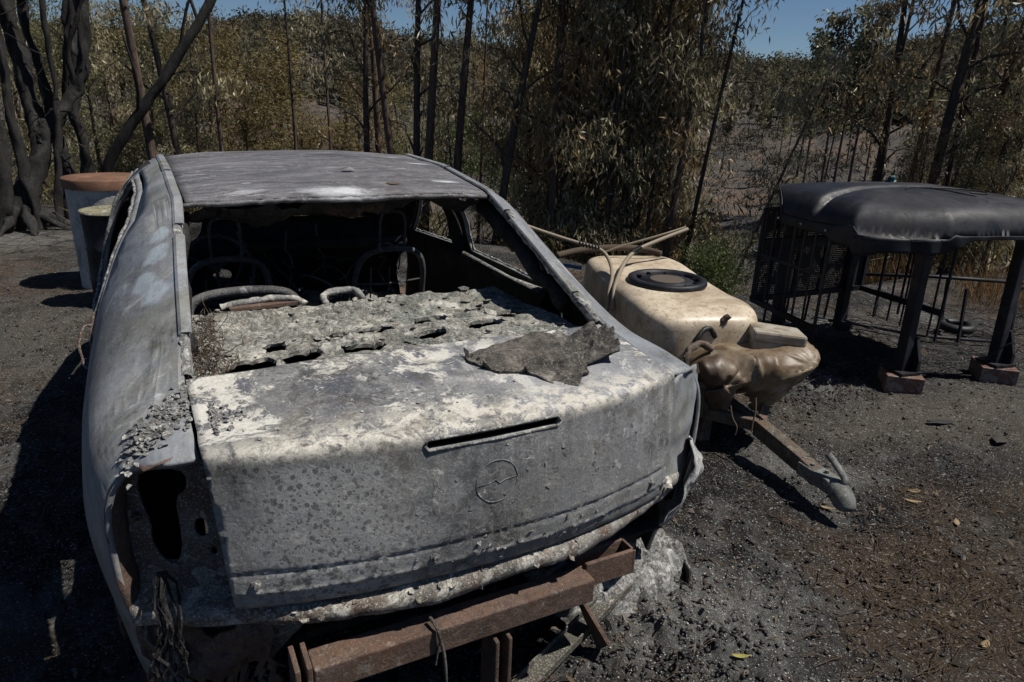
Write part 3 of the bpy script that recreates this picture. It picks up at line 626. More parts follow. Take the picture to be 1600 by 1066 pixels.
for k, (a_, r_, s_) in enumerate([(47.6, 62, .62), (49.0, 52, .85), (49.6, 40, .86), (50.8, 36, .82), (51.6, 34, .78), (52.6, 30, .72), (51.0, 46, .7), (53.6, 38, .62), (48.2, 75, .6), (47.2, 85, .6), (46.2, 80, .65), (47.0, 110, .7), (48.6, 100, .7), (49.8, 95, .75), (46.6, 125, .8), (52.2, 58, .65), (56.4, 48, .5), (45.2, 90, .6), (45.9, 75, .5), (43.6, 60, .6)]):
    plant(FT[k % 4], a_, r_, n_, 'far eucalyptus on the slope', s_)
for k, (a_, r_, s_, l_) in enumerate([(43.4, 7.2, .55, 'pale green shrub at the foot of the stand beside the tank'), (45.4, 7.4, .62, 'brighter green shrub left of the mesh panel'), (44.4, 8.0, .6, 'small green shrub behind the two by the tank'),
                                  (21.8, 36.0, 2.2, 'green bush left of the clearing beyond the car'), (24.0, 38.0, 2.6, 'bright green bush in the middle of the clearing'), (25.6, 34.0, 2.2, 'green bush at the right of the clearing'), (27.6, 30.0, 2.0, 'low green bush half hidden by the dark eucalyptus')]):
    plant(SH[k % 2], a_, r_, l_, 'green shrubs', s_, name='green_shrub', cat='shrub')
plant(YB, 49.3, 25.0, 'round yellow-green bush above the left end of the canopy', scale=.62, name='yellow_shrub', cat='shrub')

ORD = ['leftmost', 'second from left', 'third from left', 'fourth from left', 'fifth from left', 'sixth from left', 'seventh from left', 'eighth from left', 'ninth from left', 'tenth from left',
       'eleventh from left', 'twelfth from left', 'thirteenth from left', 'fourteenth from left', 'fifteenth from left', 'sixteenth from left', 'seventeenth from left', 'eighteenth from left', 'nineteenth from left', 'twentieth from left', 'twenty-first from left', 'twenty-second from left', 'twenty-third from left', 'twenty-fourth from left']
_by = {}
for o in TREES:
    if o.get('group') and o.get('category') == 'tree': _by.setdefault(o['label'], []).append(o)
for lb, lst in _by.items():
    lst.sort(key=lambda o: math.atan2(o.location.x-CAM[0], o.location.y-CAM[1]))
    for k, o in enumerate(lst): o['label'] = lb+', '+(ORD[k] if k < len(lst)-1 else 'rightmost')

# dry grass at the edge of the terrace behind the canopy
P = []
for k in range(5200):
    a_ = math.radians(rng.uniform(53, 66)); r_ = rng.uniform(7.0, 9.4); P.append((CAM[0]+r_*math.sin(a_), CAM[1]+r_*math.cos(a_)))
P = np.array(P); z = terrain(P[:, 0], P[:, 1], False); keep = fbm(P, 1.2, 2, 3) > -.15; P = P[keep]; z = z[keep]
cen = np.stack([P[:, 0], P[:, 1], z], -1); d = rng.normal(0, .28, (len(cen), 3)); d[:, 2] = 1; d /= np.linalg.norm(d, axis=1, keepdims=True)
V, F, T = leaves(cen, d, rng.uniform(.12, .42, len(cen)), rng.uniform(.004, .009, len(cen)), rng)
M_['drygrass'] = leaf_mat('dry_grass_blade', [(.10, .055, .02), (.16, .09, .035), (.22, .14, .06), (.2, .12, .05), (.12, .07, .03)], .7)
tag(fast_mesh('dry_grass', V, F, M_['drygrass'], None, False, T), 'dry orange-brown grass at the terrace edge behind the canopy', 'grass', None, 'stuff')
# burnt undergrowth on the slope below the terrace
P = []
for k in range(16000):
    a_ = math.radians(rng.uniform(-12, 64)); r_ = 8.5+rng.random()**1.5*26; P.append((CAM[0]+r_*math.sin(a_), CAM[1]+r_*math.cos(a_)))
P = np.array(P); azs = np.degrees(np.arctan2(P[:, 0]-CAM[0], P[:, 1]-CAM[1])); rs = np.hypot(P[:, 0]-CAM[0], P[:, 1]-CAM[1])
keep = (fbm(P, .5, 3, 8) > -.05) & ~((azs > 43.5) & (azs < 53) & (rs > 10) & (rng.random(len(P)) > .15)); P = P[keep]
cen = np.stack([P[:, 0], P[:, 1], terrain(P[:, 0], P[:, 1], False)+rng.uniform(0, .35, len(P))], -1); d = rng.normal(0, .6, (len(cen), 3)); d[:, 2] = np.abs(d[:, 2])+.3; d /= np.linalg.norm(d, axis=1, keepdims=True)
V, F, T = leaves(cen, d, rng.uniform(.15, .45, len(cen)), rng.uniform(.012, .03, len(cen)), rng)
tag(fast_mesh('undergrowth', V, F, M_['pine'], None, False, T), 'burnt brown undergrowth between the tree stems on the slope', 'undergrowth', None, 'stuff')
n = 170; a_ = np.radians(rng.uniform(41, 66, n)); r_ = 13+rng.random(n)**.7*75; P = np.stack([CAM[0]+r_*np.sin(a_), CAM[1]+r_*np.cos(a_)], -1); per = 60; hh = rng.uniform(.25, .9, n)*(1+r_/60)
base = np.stack([P[:, 0], P[:, 1], terrain(P[:, 0], P[:, 1], False)+hh*.35], -1); cen = np.repeat(base, per, 0)+rng.normal(0, 1, (n*per, 3))*np.repeat(np.stack([hh*.5, hh*.5, hh*.3], -1), per, 0)
d = rng.normal(0, 1, (n*per, 3)); d[:, 2] = np.abs(d[:, 2])+.2; d /= np.linalg.norm(d, axis=1, keepdims=True); L_ = np.repeat(hh, per)
V, F, T = leaves(cen, d, L_*rng.uniform(.25, .6, n*per), L_*rng.uniform(.03, .09, n*per), rng); sh = np.repeat(rng.random(n), per*4)[:, None]; T = np.clip(T*.4+sh*.6, 0, 1)
M_['scrub'] = leaf_mat('charred_scrub', [(.012, .012, .011), (.03, .026, .02), (.05, .042, .028), (.06, .055, .03), (.07, .045, .025)], .8)
tag(fast_mesh('charred_scrub', V, F, M_['scrub'], None, False, T), 'charred low scrub dotting the valley slope', 'scrub', None, 'stuff')
# far wood on the hills that reads as one mass
n = 3600; a_ = np.radians(rng.uniform(-16, 72, n)); r_ = 85+rng.random(n)**.8*250; azs = np.degrees(a_)
P = np.stack([CAM[0]+r_*np.sin(a_), CAM[1]+r_*np.cos(a_)], -1)
keep = ~((azs > 43) & (azs < 50) & (r_ < 150) & (rng.random(n) > .25)); P = P[keep]; r_ = r_[keep]; n = len(P)
per = 46; h = rng.uniform(2.2, 5.0, n); base = np.stack([P[:, 0], P[:, 1], terrain(P[:, 0], P[:, 1], False)+h*.55], -1)
cen = np.repeat(base, per, 0)+rng.normal(0, 1, (n*per, 3))*np.repeat(np.stack([h*.24, h*.24, h*.27], -1), per, 0)
d = rng.normal(0, 1, (n*per, 3)); d /= np.linalg.norm(d, axis=1, keepdims=True)
V, F, T = leaves(cen, d, rng.uniform(.5, 1.3, n*per), rng.uniform(.35, .8, n*per), rng); sh = np.repeat(rng.random(n), per*4)[:, None]; T = np.clip(T*.4+sh*.6, 0, 1)
tag(fast_mesh('far_wood', V, F, M_['farleaf'], None, False, T), 'distant dark woodland covering the hills beyond the valley', 'woodland', None, 'stuff')

# the big many-stemmed charred tree at the left edge
bt = thing('charred_tree', 'big many-stemmed charred dead tree at the left edge beyond the tank', 'tree', (-1.85, 7.9, 0))
BT = Matrix.Translation((1.85, -7.9, 0))
def stem(pts, rads, nm='stem', n=10, mat='barkc', seed=0):
    p = smooth_path(pts, 3); rads = [q*.6 for q in rads]; r = np.interp(np.linspace(0, 1, len(p)), np.linspace(0, 1, len(rads)), rads)
    p2 = resample(np.array(p), .05, (1, 1, 1), False); r = np.interp(np.linspace(0, 1, len(p2)), np.linspace(0, 1, len(r)), r); p = p2
    m = MB().tube(p, list(r), n+4 if r.max() > .05 else n); Pn = np.array([tuple(v) for v in m.V]); m.V = [tuple(v) for v in Pn+np.stack([fbm(Pn*np.array([1, 1, .22]), 15, 3, seed+60+q) for q in range(3)], -1)*min(.034, r.max()*.42)+np.stack([fbm(Pn, 5, 3, seed+q) for q in range(3)], -1)*.022*min(1, r.max()/.1)]
    o = m.build(nm, M_[mat], None, True); o.parent = bt; o.matrix_parent_inverse = BT; return o
stem([(-1.95, 8.1, -.1), (-1.85, 8.15, .3), (-1.62, 8.3, .75), (-1.58, 8.4, 1.0), (-1.35, 8.45, 1.25), (-1.10, 8.5, 1.6), (-1.0, 8.5, 2.1), (-1.05, 8.5, 2.6), (-1.2, 8.5, 4.5)], [.30, .21, .17, .13, .11, .10, .09, .08, .04], seed=1)
stem([(-1.60, 8.35, .9), (-1.66, 8.5, 1.4), (-1.70, 8.6, 2.0), (-1.78, 8.7, 3.0), (-1.9, 8.8, 5.0)], [.13, .14, .15, .14, .07], seed=2)
stem([(-2.05, 8.2, .1), (-2.1, 8.4, .8), (-2.0, 8.5, 1.5), (-2.12, 8.6, 2.2), (-2.2, 8.7, 4.5)], [.2, .16, .14, .15, .08], seed=3)
stem([(-1.42, 8.6, -.15), (-1.45, 8.7, .6), (-1.5, 8.8, 1.3), (-1.62, 8.9, 2.2), (-1.6, 9, 4)], [.15, .10, .08, .07, .04], seed=4)
stem([(-1.22, 8.9, -.2), (-1.22, 8.9, .6), (-1.28, 8.95, 1.4), (-1.12, 9.0, 2.4), (-1.1, 9.0, 4.4)], [.14, .11, .09, .07, .04], seed=5)
stem([(-1.18, 8.52, 1.5), (-1.22, 8.45, 1.9), (-1.05, 8.4, 2.3), (-.85, 8.35, 2.8), (-.5, 8.3, 3.8)], [.05, .04, .035, .03, .015], 'branch', 7, seed=6)
stem([(-1.34, 8.95, 1.2), (-1.3, 8.8, 1.7), (-1.15, 8.7, 2.3), (-1.0, 8.6, 3.0)], [.06, .05, .04, .02], 'branch', 7, seed=7)
stem([(-1.72, 8.0, -.1), (-1.78, 8.05, .7), (-1.82, 8.1, 1.5), (-1.70, 8.2, 3.0)], [.10, .08, .07, .04], seed=9)
stem([(-2.02, 7.9, -.1), (-1.92, 8.0, .9), (-1.95, 8.1, 1.8), (-2.1, 8.2, 3.2)], [.12, .10, .08, .05], seed=10)
stem([(-1.55, 8.15, -.1), (-1.50, 8.2, .5), (-1.38, 8.3, 1.2), (-1.36, 8.3, 2.8)], [.08, .06, .05, .03], seed=11)
stem([(-2.3, 8.0, -.1), (-2.3, 8.0, .35), (-2.35, 8.1, 1.0), (-2.45, 8.2, 2.4)], [.16, .13, .10, .06], seed=8)
for k in range(8):
    a_ = k*.8+.2; stem([(-1.85+.12*math.cos(a_), 8.1+.12*math.sin(a_), .22), (-1.85+.3*math.cos(a_), 8.1+.3*math.sin(a_), .06), (-1.85+.62*math.cos(a_), 8.1+.6*math.sin(a_), -.08)], [.10, .06, .02], 'root', 8, 'barkc', 20+k)
for k in range(26):
    z0 = rng.uniform(.4, 2.4); x0 = rng.uniform(-2.2, -1.05); p = [(x0, 8.5, z0)]
    a_ = rng.uniform(0, 6.28)
    for q in range(4): p.append((p[-1][0]+math.cos(a_)*.14+rng.normal(0, .03), p[-1][1]+math.sin(a_)*.1, p[-1][2]+rng.uniform(.02, .2)))
    stem(p, [.012, .009, .006, .003], 'twig', 5, seed=40+k)
lean = thing('leaning_dead_trunk', 'long bare dead trunk leaning right across the upper left', 'tree', (-1.15, 8.95, -.6))
m = MB().tube(smooth_path([(-1.25, 8.98, -.55), (-1.02, 8.88, .63), (-.72, 8.88, 1.02), (-.435, 8.88, 1.43), (.03, 8.88, 2.04), (.41, 8.89, 2.6), (.75, 8.9, 3.4), (.9, 8.9, 4.6)]), .062, 9)
o = m.rough(.02, 3, 5).build('trunk', M_['barkc'], None, True); o.parent = lean; o.matrix_parent_inverse = Matrix.Translation((1.15, -8.95, .6))
for pts in ([(-.05, 8.88, 1.95), (.05, 8.8, 2.4), (.3, 8.7, 3.0)], [(-.6, 8.88, 1.2), (-.55, 8.7, 1.6), (-.65, 8.6, 2.1)], [(.2, 8.88, 2.3), (.1, 8.9, 2.7), (.12, 9.0, 3.4)]):
    o = MB().tube(smooth_path(pts), [.025, .008], 6).build('branch', M_['barkc'], None, True); o.parent = lean; o.matrix_parent_inverse = Matrix.Translation((1.15, -8.95, .6))
# ------------------------------------------------------------------ the burnt car (axis along +Y, tail at Y = 0)
car = thing('burnt_car', 'burnt-out grey four-door saloon car without glass, seen from behind', 'car', (0, 1.9, 0))
CP = Matrix.Translation(Vector((0, -1.9, 0)))
def cp(o):                                   # car parts are modelled in yard coordinates and hung on the car
    o.parent = car; o.matrix_parent_inverse = CP; return o

Xi = curve([.12, .489, .85, 1.204, 1.7, 2.23, 2.7, 3.1, 3.75], [.600, .607, .585, .560, .567, .572, .62, .68, .60], .08)
Zi = curve([.12, .40, .489, .85, 1.204, 1.7, 2.23, 2.7, 3.1, 3.75], [.848, .885, .898, 1.06, 1.214, 1.262, 1.268, 1.07, .84, .70], .07)
D1x = curve([.12, .32, .62, 1.2, 2.3, 3.1, 3.75], [.105, .105, .07, .055, .055, .06, .06], .1)
D1z = curve([.12, .32, .62, 1.2, 2.3, 3.1, 3.75], [.010, .018, .045, .035, .03, .02, .02], .1)
Zb = curve([.12, .25, .489, .9, 2, 3.1, 3.75], [.785, .785, .78, .80, .79, .755, .60], .15)
Wb = curve([.1, .2, .35, .6, .95, 1.5, 3.0, 3.45, 3.75], [.735, .765, .795, .815, .832, .845, .825, .78, .66], .1)
Wm = curve([.1, .2, .35, .55, .8, 1.2, 3.0, 3.45, 3.75], [.755, .79, .83, .862, .878, .872, .862, .82, .69], .1)
W4 = curve([.1, .2, .35, .55, .8, 1.2, 3.0, 3.45, 3.75], [.69, .735, .80, .85, .872, .858, .852, .80, .66], .1)

def panelc(*a, **k):
    k.setdefault('ctr', (0, 1.9, .6)); return panel(*a, **k)
def side_pt(P, sgn=-1):
    Y, v = P[:, 0], np.clip(P[:, 1], 0, 5)
    x0, z0 = Xi(Y), Zi(Y)
    K = np.stack([np.stack([x0, z0], -1), np.stack([x0+D1x(Y), z0-D1z(Y)], -1), np.stack([Wb(Y), Zb(Y)], -1),
                  np.stack([Wm(Y), np.full_like(Y, .58)], -1), np.stack([W4(Y), np.full_like(Y, .33)], -1), np.stack([W4(Y)-.035, np.full_like(Y, .12)], -1)], 1)
    # never let the belt rise over the rail on the boot deck and bonnet
    K = np.concatenate([(2*K[:, :1]-K[:, 1:2]), K, (2*K[:, -1:]-K[:, -2:-1])], 1)
    i = np.minimum(v.astype(int), 4); f = (v-i)[:, None]; r = np.arange(len(Y))
    p0, p1, p2, p3 = K[r, i], K[r, i+1], K[r, i+2], K[r, i+3]
    # centripetal-like tangents keep long spans flat
    def tan(a, b, c):
        d0 = np.linalg.norm(b-a, axis=1, keepdims=True)+1e-6; d1 = np.linalg.norm(c-b, axis=1, keepdims=True)+1e-6
        return ((b-a)/d0*d1+(c-b)/d1*d0)/(d0+d1)
    d = np.linalg.norm(p2-p1, axis=1, keepdims=True)
    m1 = tan(p0, p1, p2)*d; m2 = tan(p1, p2, p3)*d
    f2 = f*f; f3 = f2*f
    q = (2*f3-3*f2+1)*p1+(f3-2*f2+f)*m1+(-2*f3+3*f2)*p2+(f3-f2)*m2
    out = np.stack([sgn*q[:, 0], Y, q[:, 1]], -1)
    out[:, 0] += fbm(out, 3.0, 2, 5)*.006*(sgn)
    return out
def vz(z):                                   # section parameter of a height on the flank
    return np.where(z > .33, 3+(.58-z)/.25, 4+(.33-z)/.21)
def arch(y0, r, zc=.26):
    a = np.linspace(PI*1.12, -PI*.12, 26); y = y0-np.cos(a)*-r; z = zc+np.sin(a)*r
    return [(yy, float(vz(max(zz, .05)))) for yy, zz in zip(y, z)]
rear_arch = arch(.80, .345); front_arch = arch(2.98, .345)
side_out = [(.135, 0), (.135, .5), (.16, 1.0), (.20, 1.7), (.20, 3.0), (.205, 3.6), (.22, 4.0), (.28, 4.6), (.30, 5)]
side_out += [(p[0], min(p[1], 5.0)) for p in rear_arch[::-1]] if rear_arch[0][0] > rear_arch[-1][0] else [(p[0], min(p[1], 5.0)) for p in rear_arch]
side_out += [(p[0], min(p[1], 5.0)) for p in (front_arch if front_arch[0][0] < front_arch[-1][0] else front_arch[::-1])]
side_out += [(3.72, 5), (3.72, 0), (3.1, 0), (2.23, 0), (1.204, 0), (.489, 0)]
door_r = [(1.10, 1.97), (1.17, 1.6), (1.30, 1.14), (1.6, 1.03), (2.02, 1.03), (2.06, 1.95), (2.06, 4.55), (1.36, 4.55), (1.24, 3.9), (1.13, 3.0)]
door_f = [(2.10, 1.03), (2.33, 1.03), (2.52, 1.25), (2.92, 1.93), (2.96, 2.3), (2.94, 2.9), (2.60, 3.3), (2.56, 4.55), (2.10, 4.55), (2.10, 1.95)]
def inset(p, d, sc=(1, .25)):
    p = np.asarray(p, float); s = np.asarray(sc); q = p*s; n = len(q); out = []
    area = sum(q[i][0]*q[(i+1) % n][1]-q[(i+1) % n][0]*q[i][1] for i in range(n)); sg = 1 if area > 0 else -1
    for i in range(n):
        a = q[i]-q[i-1]; b = q[(i+1) % n]-q[i]
        na = np.array([-a[1], a[0]])/np.linalg.norm(a)*sg; nb = np.array([-b[1], b[0]])/np.linalg.norm(b)*sg
        m = na+nb; m /= max(.5, np.dot(m, m)/2); out.append((q[i]+m*d)/s)
    return out
def rc(p, n=2): return chaikin(resample(np.array(p), .09, (1, .25)), n)
win_r = [(1.175, 1.95), (1.225, 1.6), (1.335, 1.24), (1.62, 1.12), (1.965, 1.12), (1.995, 1.95)]
win_f = [(2.15, 1.95), (2.14, 1.12), (2.31, 1.12), (2.50, 1.32), (2.85, 1.95)]
SC = (1, .25)
for sgn, nm in ((-1, 'left'), (1, 'right')):
    f = lambda P, s=sgn: side_pt(P, s)
    off = -1.0
    cp(panelc('quarter_panel', side_out, [door_r, door_f], f, .035, [M_['side'], M_['soot']], None, .012, SC, off, True))['label'] = 'scorched blue-grey %s flank with wide rear pillar' % nm
    for dn, dd, ww in (('rear_door', door_r, win_r), ('front_door', door_f, win_f)):
        d = cp(panelc(dn, inset(dd, .008), [rc(ww, 1)], f, .035, [M_['side'], M_['soot']], None, .018, SC, off, True))
        # crusted window seal following the opening
        pth = side_pt(np.array(list(rc(ww))+[rc(ww)[0]]), sgn)
        mb = MB().tube(pth, .006, 6, False).rough(.004, 55, 3)
        cp(mb.build('window_seal', M_['crust'], None, True))
    # inner door lining remains and pillar
    pth = side_pt(np.array([(1.2, 2.06), (1.5, 2.06), (2.0, 2.06)]), sgn); pth[:, 0] -= sgn*.055
    cp(MB().tube(pth, [.02, .022, .02], 8).rough(.01, 25, 4).build('belt_rail', M_['crust'], None, True))
    pp = side_pt(np.array([(2.08, v) for v in np.linspace(.9, 4.9, 12)]), sgn); pp[:, 0] -= sgn*.035
    cp(MB().tube(pp, [.035]*6+[.05]*6, 8).build('door_pillar', M_['soot'], None, True))
    pin = side_pt(np.array([(y, 2.0+.25*k) for k in range(9) for y in (1.15, 1.6, 2.05, 2.5, 2.9)]), sgn); pin[:, 0] -= sgn*.075
    cp(mesh('door_lining', pin, [(k*5+j, k*5+j+1, (k+1)*5+j+1, (k+1)*5+j) for k in range(8) for j in range(4)], M_['soot'], None, True))
    # roof drip moulding: a ribbon a little proud of the gutter, cut where it broke off
    ys = np.linspace(.62, 2.2, 60); V = []; F = []
    for k, y in enumerate(ys):
        for dx, dz in ((-.028, .001), (-.025, .006), (-.006, .007), (.001, .001)): V.append((sgn*(Xi(y)+dx), y, Zi(y)+dz))
    for k in range(len(ys)-1):
        if k in (15, 16, 38): continue
        for j in range(3): F.append((k*4+j, k*4+j+1, k*4+j+5, k*4+j+4))
    o = cp(mesh('roof_moulding', V, F, M_['side'], None, False)); solid(o, .004, 0)

# roof skin
def roof_pt(P):
    x, y = P[:, 0], P[:, 1]; xi = Xi(y)-.03; z = Zi(y)
    z = z+.028*(1-np.clip(np.abs(x)/xi, 0, 1)**2.2)-.012*np.exp(-((y-1.5)/.3)**2-((x+.05)/.3)**2)
    return np.stack([x, y, z+.003*fbm(P, 5, 3, 9)], -1)
ro = [(-.525, 1.195), (-.25, 1.165), (0, 1.155), (.25, 1.165), (.525, 1.195), (.537, 1.7), (.54, 2.22), (.3, 2.30), (0, 2.33), (-.3, 2.30), (-.54, 2.22), (-.537, 1.7)]
hole = lambda cx, cy, rx, ry, n=12: [(cx+rx*math.cos(2*PI*k/n), cy+ry*math.sin(2*PI*k/n)) for k in range(n)]
cp(panelc('roof', ro, [hole(.18, 1.27, .016, .012)], roof_pt, .035, [M_['roof'], M_['soot']], None, .01, (1, 1), -1, True))
a = MB(); pr = roof_pt(np.array([(.18, 1.27)]))[0]
a.lathe([(.014, 0), (.022, .004), (.024, .0), (.02, -.004)], pr, 14); cp(a.build('aerial_hole_rim', M_['rust'], None, True))
a = MB(); pr = roof_pt(np.array([(.08, 1.52)]))[0]
a.add([pr+np.array(q) for q in ((-.03, -.01, .004), (.0, -.018, .012), (.03, -.006, .006), (.02, .012, .014), (-.012, .014, .008), (0, 0, .02))], [(0, 1, 5), (1, 2, 5), (2, 3, 5), (3, 4, 5), (4, 0, 5)])
cp(a.build('roof_flake', M_['crust']))
# rear header rail under the roof edge, and the charred headlining that hangs from it
P = np.array([(x, 1.155+.042*(abs(x)/.525)**1.6) for x in np.linspace(-.54, .54, 50)])
pth = roof_pt(P); pth[:, 2] -= .012
cp(MB().tube(pth, .009, 6).rough(.003, 60, 2).build('window_header', M_['roof'], None, True))
V = []; F = []; xs = np.linspace(-.53, .5, 90)
for i, x in enumerate(xs):
    for j in range(10):
        t = j/9; dep = (.075 if x < .05 else .05)*(1-.5*max(0, x))+.02*math.sin(x*17)
        V.append((x, 1.165+.042*(abs(x)/.525)**1.6+.16*t+.012*math.sin(9*x+j)*min(1, j/2), 1.235-.02*(abs(x)/.53)**2-.012-dep*math.sin(PI*min(1, t*.62+.1))-.02*t))
V = np.array(V); V += np.stack([fbm(V, 22, 3, s) for s in (1, 2, 3)], -1)*.018
F = [(i*10+j, (i+1)*10+j, (i+1)*10+j+1, i*10+j+1) for i in range(89) for j in range(9)]
cp(mesh('headlining_remains', V, F, M_['soot'], None, False))
V = []; xs = np.linspace(-.55, .55, 40); ysx = np.linspace(1.3, 2.25, 20)
for y in ysx:
    for x in xs: V.append((x*Xi(y)/.56*.98, y, Zi(y)-.045+.02*(1-(x/.56)**2)))
V = np.array(V); V[:, 2] += fbm(V, 9, 3, 4)*.012
cp(mesh('headlining', V, [(j*40+i, j*40+i+1, (j+1)*40+i+1, (j+1)*40+i) for j in range(19) for i in range(39)], M_['soot'], None, True))
# crumbled glass channel round the rear window
for sgn in (-1, 1):
    ys = np.linspace(.485, 1.21, 46); V = []
    for y in ys:
        x, z = float(Xi(y)), float(Zi(y))
        for dx, dz in ((.002, .001), (-.007, .004), (-.017, -.002), (-.022, -.016), (-.014, -.032)): V.append((sgn*(x+dx-.002), y, z+dz))
    V = np.array(V); V += np.stack([fbm(V, 60, 2, s) for s in (5, 6, 7)], -1)*.0028
    o = cp(mesh('window_channel', V, [(k*5+j, k*5+j+1, k*5+j+6, k*5+j+5) for k in range(45) for j in range(4)], M_['crust'], None, False))
    # inner pillar trim, pale where the lining burnt off
    pp = np.array([(sgn*(Xi(y)-.01+.01*(1.2-y)), y+.08, Zi(y)-.06) for y in np.linspace(.6, 1.2, 14)])
    cp(MB().tube(pp, .03, 8).rough(.012, 14, 6).build('inner_pillar', M_['soot'], None, True))
cp(MB().tube(smooth_path([(.60, 1.52, 1.14), (.625, 1.38, 1.09), (.64, 1.25, 1.03), (.65, 1.18, .99)]), .017, 8).rough(.004, 30, 2).build('curtain_roll', M_['tubeg'], None, True))

# rear parcel shelf: stamped steel with two rows of holes under broken ash crust
def shelf_pt(P):
    x, y = P[:, 0], P[:, 1]
    z = .852+.006*np.sin((y-.5)*9)+.032*np.clip((y-.93)/.14, 0, 1)-.03*np.clip((y-1.06)/.05, 0, 1)
    n1 = fbm(P, 6, 4, 31); n2 = fbm(P, 30, 3, 41)
    Q = P+np.stack([fbm(P, 18, 2, 52), fbm(P, 18, 2, 53)], -1)*.014
    D = np.linalg.norm(Q[:, None]-SHC[None], axis=2); o_ = np.argpartition(D, 1, 1)[:, :2]; d2 = np.sort(np.take_along_axis(D, o_, 1), 1); k_ = D.argmin(1)
    tilt = SHT[k_]; z = z+.0035*n1+.0016*n2+tilt[:, 0]*.0018+((Q-SHC[k_])*tilt[:, 1:]).sum(1)*.045-.006*np.exp(-((d2[:, 1]-d2[:, 0])/.0055)**2)
    return np.stack([x, y+.002*n2, z], -1)
_r = np.random.default_rng(5); SHC = np.stack([_r.uniform(-.6, .6, 420), _r.uniform(.46, 1.12, 420)], -1); SHC[:170] = SHC[:170]*.5+np.round(SHC[:170]*6)/6*.5; SHT = _r.normal(0, 1, (420, 3))
sh_out = [(-.588, .478), (.588, .478), (.575, .75), (.56, .95), (.50, 1.07), (.1, 1.105), (-.3, 1.105), (-.55, 1.07), (-.575, .75)]
holes = []
for cx, cy, w, h in ((-.44, .60, .058, .024), (-.30, .625, .052, .02), (-.12, .635, .06, .018), (.10, .68, .05, .02), (.30, .71, .055, .02), (-.35, .745, .032, .018),
                     (-.19, .775, .05, .015), (-.04, .80, .055, .017), (.16, .84, .06, .017), (.33, .90, .05, .014), (.44, .80, .05, .022)):
    ang = np.linspace(0, 2*PI, 16, endpoint=False)
    w *= 1.15; h *= 1.9
    holes.append([(cx+w*np.sign(math.cos(a))*abs(math.cos(a))**.6+.006*math.sin(5*a+cx*9), cy+h*np.sign(math.sin(a))*abs(math.sin(a))**.7+.18*w*math.cos(a)) for a in ang])
cp(panelc('parcel_shelf', sh_out, holes, shelf_pt, .0085, M_['shelf'], None, .012, smooth=False, seed=3))['label'] = 'parcel shelf under cracked pale ash with two rows of stamped holes'
# loose plates of crust on the shelf (too many and too broken to count)
mb = MB()
for k in range(90):
    x = rng.uniform(-.57, .56); y = rng.uniform(.49, 1.06); z = shelf_pt(np.array([(x, y)]))[0, 2]
    if any(inside(np.array([(x, y)]), np.array(h))[0] for h in holes): continue
    s = rng.uniform(.005, .016)*(1.6 if x > .3 and y > .7 else 1); n = rng.integers(5, 8); tilt = rng.normal(0, .22, 2); th = rng.uniform(.0015, .003)
    ring = [(s*rng.uniform(.6, 1.1)*math.cos(2*PI*i/n), s*rng.uniform(.6, 1.1)*math.sin(2*PI*i/n)) for i in range(n)]
    V = [(x+a, y+b, z+.003+a*tilt[0]+b*tilt[1]) for a, b in ring]+[(x+a, y+b, z+.003+th+a*tilt[0]+b*tilt[1]) for a, b in ring]
    mb.add(V, [tuple(range(n, 2*n))]+[(i, (i+1) % n, n+(i+1) % n, n+i) for i in range(n)])
o = cp(mb.build('shelf_crust', M_['shelf'])); o['kind'] = 'stuff'
mb = MB()
for x0 in np.linspace(-.58, -.50, 5):                         # rusty fibrous tangle at the left end of the shelf
    for k in range(26):
        y0 = rng.uniform(.52, 1.02); p = [(x0, y0, .87)]
        for j in range(5): p.append((p[-1][0]+rng.normal(0, .012), p[-1][1]+rng.normal(0, .02), max(.865, p[-1][2]+rng.normal(.004, .01))))
        mb.tube(p, .0011, 4)
o = cp(mb.build('charred_fibres', M_['twig'])); o['kind'] = 'stuff'

# boot lid: top, rolled edge and rear face in one pressing
lp = np.array([(.478, .896), (.36, .892), (.22, .889), (.11, .886), (.05, .883), (.025, .881), (.010, .879), (.002, .875), (-.003, .867), (-.005, .85), (-.006, .82), (-.010, .76), (-.012, .68), (-.012, .620), (-.012, .604), (-.011, .601), (-.007, .599), (-.007, .596), (-.011, .594), (-.011, .575), (-.010, .556), (-.0095, .553),
               (-.013, .552), (-.013, .549), (-.007, .547), (-.004, .525), (.000, .512), (.004, .503), (.012, .499), (.035, .497)])
lps = chaikin(lp, 2, False); ls = np.concatenate([[0], np.cumsum(np.linalg.norm(np.diff(lps, axis=0), axis=1))]); LT = ls[-1]
def s_at(z, face=True):
    k = np.where(lps[:, 0] < .07)[0] if face else np.arange(len(lps)); return float(np.interp(-z, -lps[k, 1], ls[k]))
def lid_pt(P):
    x, s = P[:, 0], P[:, 1]
    y = np.interp(s, ls, lps[:, 0]); z = np.interp(s, ls, lps[:, 1]); q = np.clip(np.abs(x)/.6, 0, 1.1)
    k = np.interp(s, [0, .2, .42, .5, LT], [0, .03, .115, .11, .075])
    y = y+k*q**2.4; z = z-.012*q**3*np.interp(s, [0, .42, LT], [.3, 1, -1.0])
    top = np.clip((.44-s)/.1, 0, 1)
    d = fbm(P, 4, 3, 13)*.004
    z = z+d*top; y = y+d*(1-top)
    return np.stack([x, y, z], -1)
hw = lambda s: float(np.interp(s, [0, .36, .44, LT-.06, LT], [.592, .588, .590, .563, .553]))
ss = list(np.linspace(0, LT, 40)); lo = [(-hw(s)-.0085, s) for s in ss]+[(hw(s), s) for s in ss[::-1]]
s_sl = s_at(.850); s_em = s_at(.733)
slot = [(-.158, s_sl-.009), (.158, s_sl-.009), (.165, s_sl), (.158, s_sl+.009), (-.158, s_sl+.009), (-.165, s_sl)]
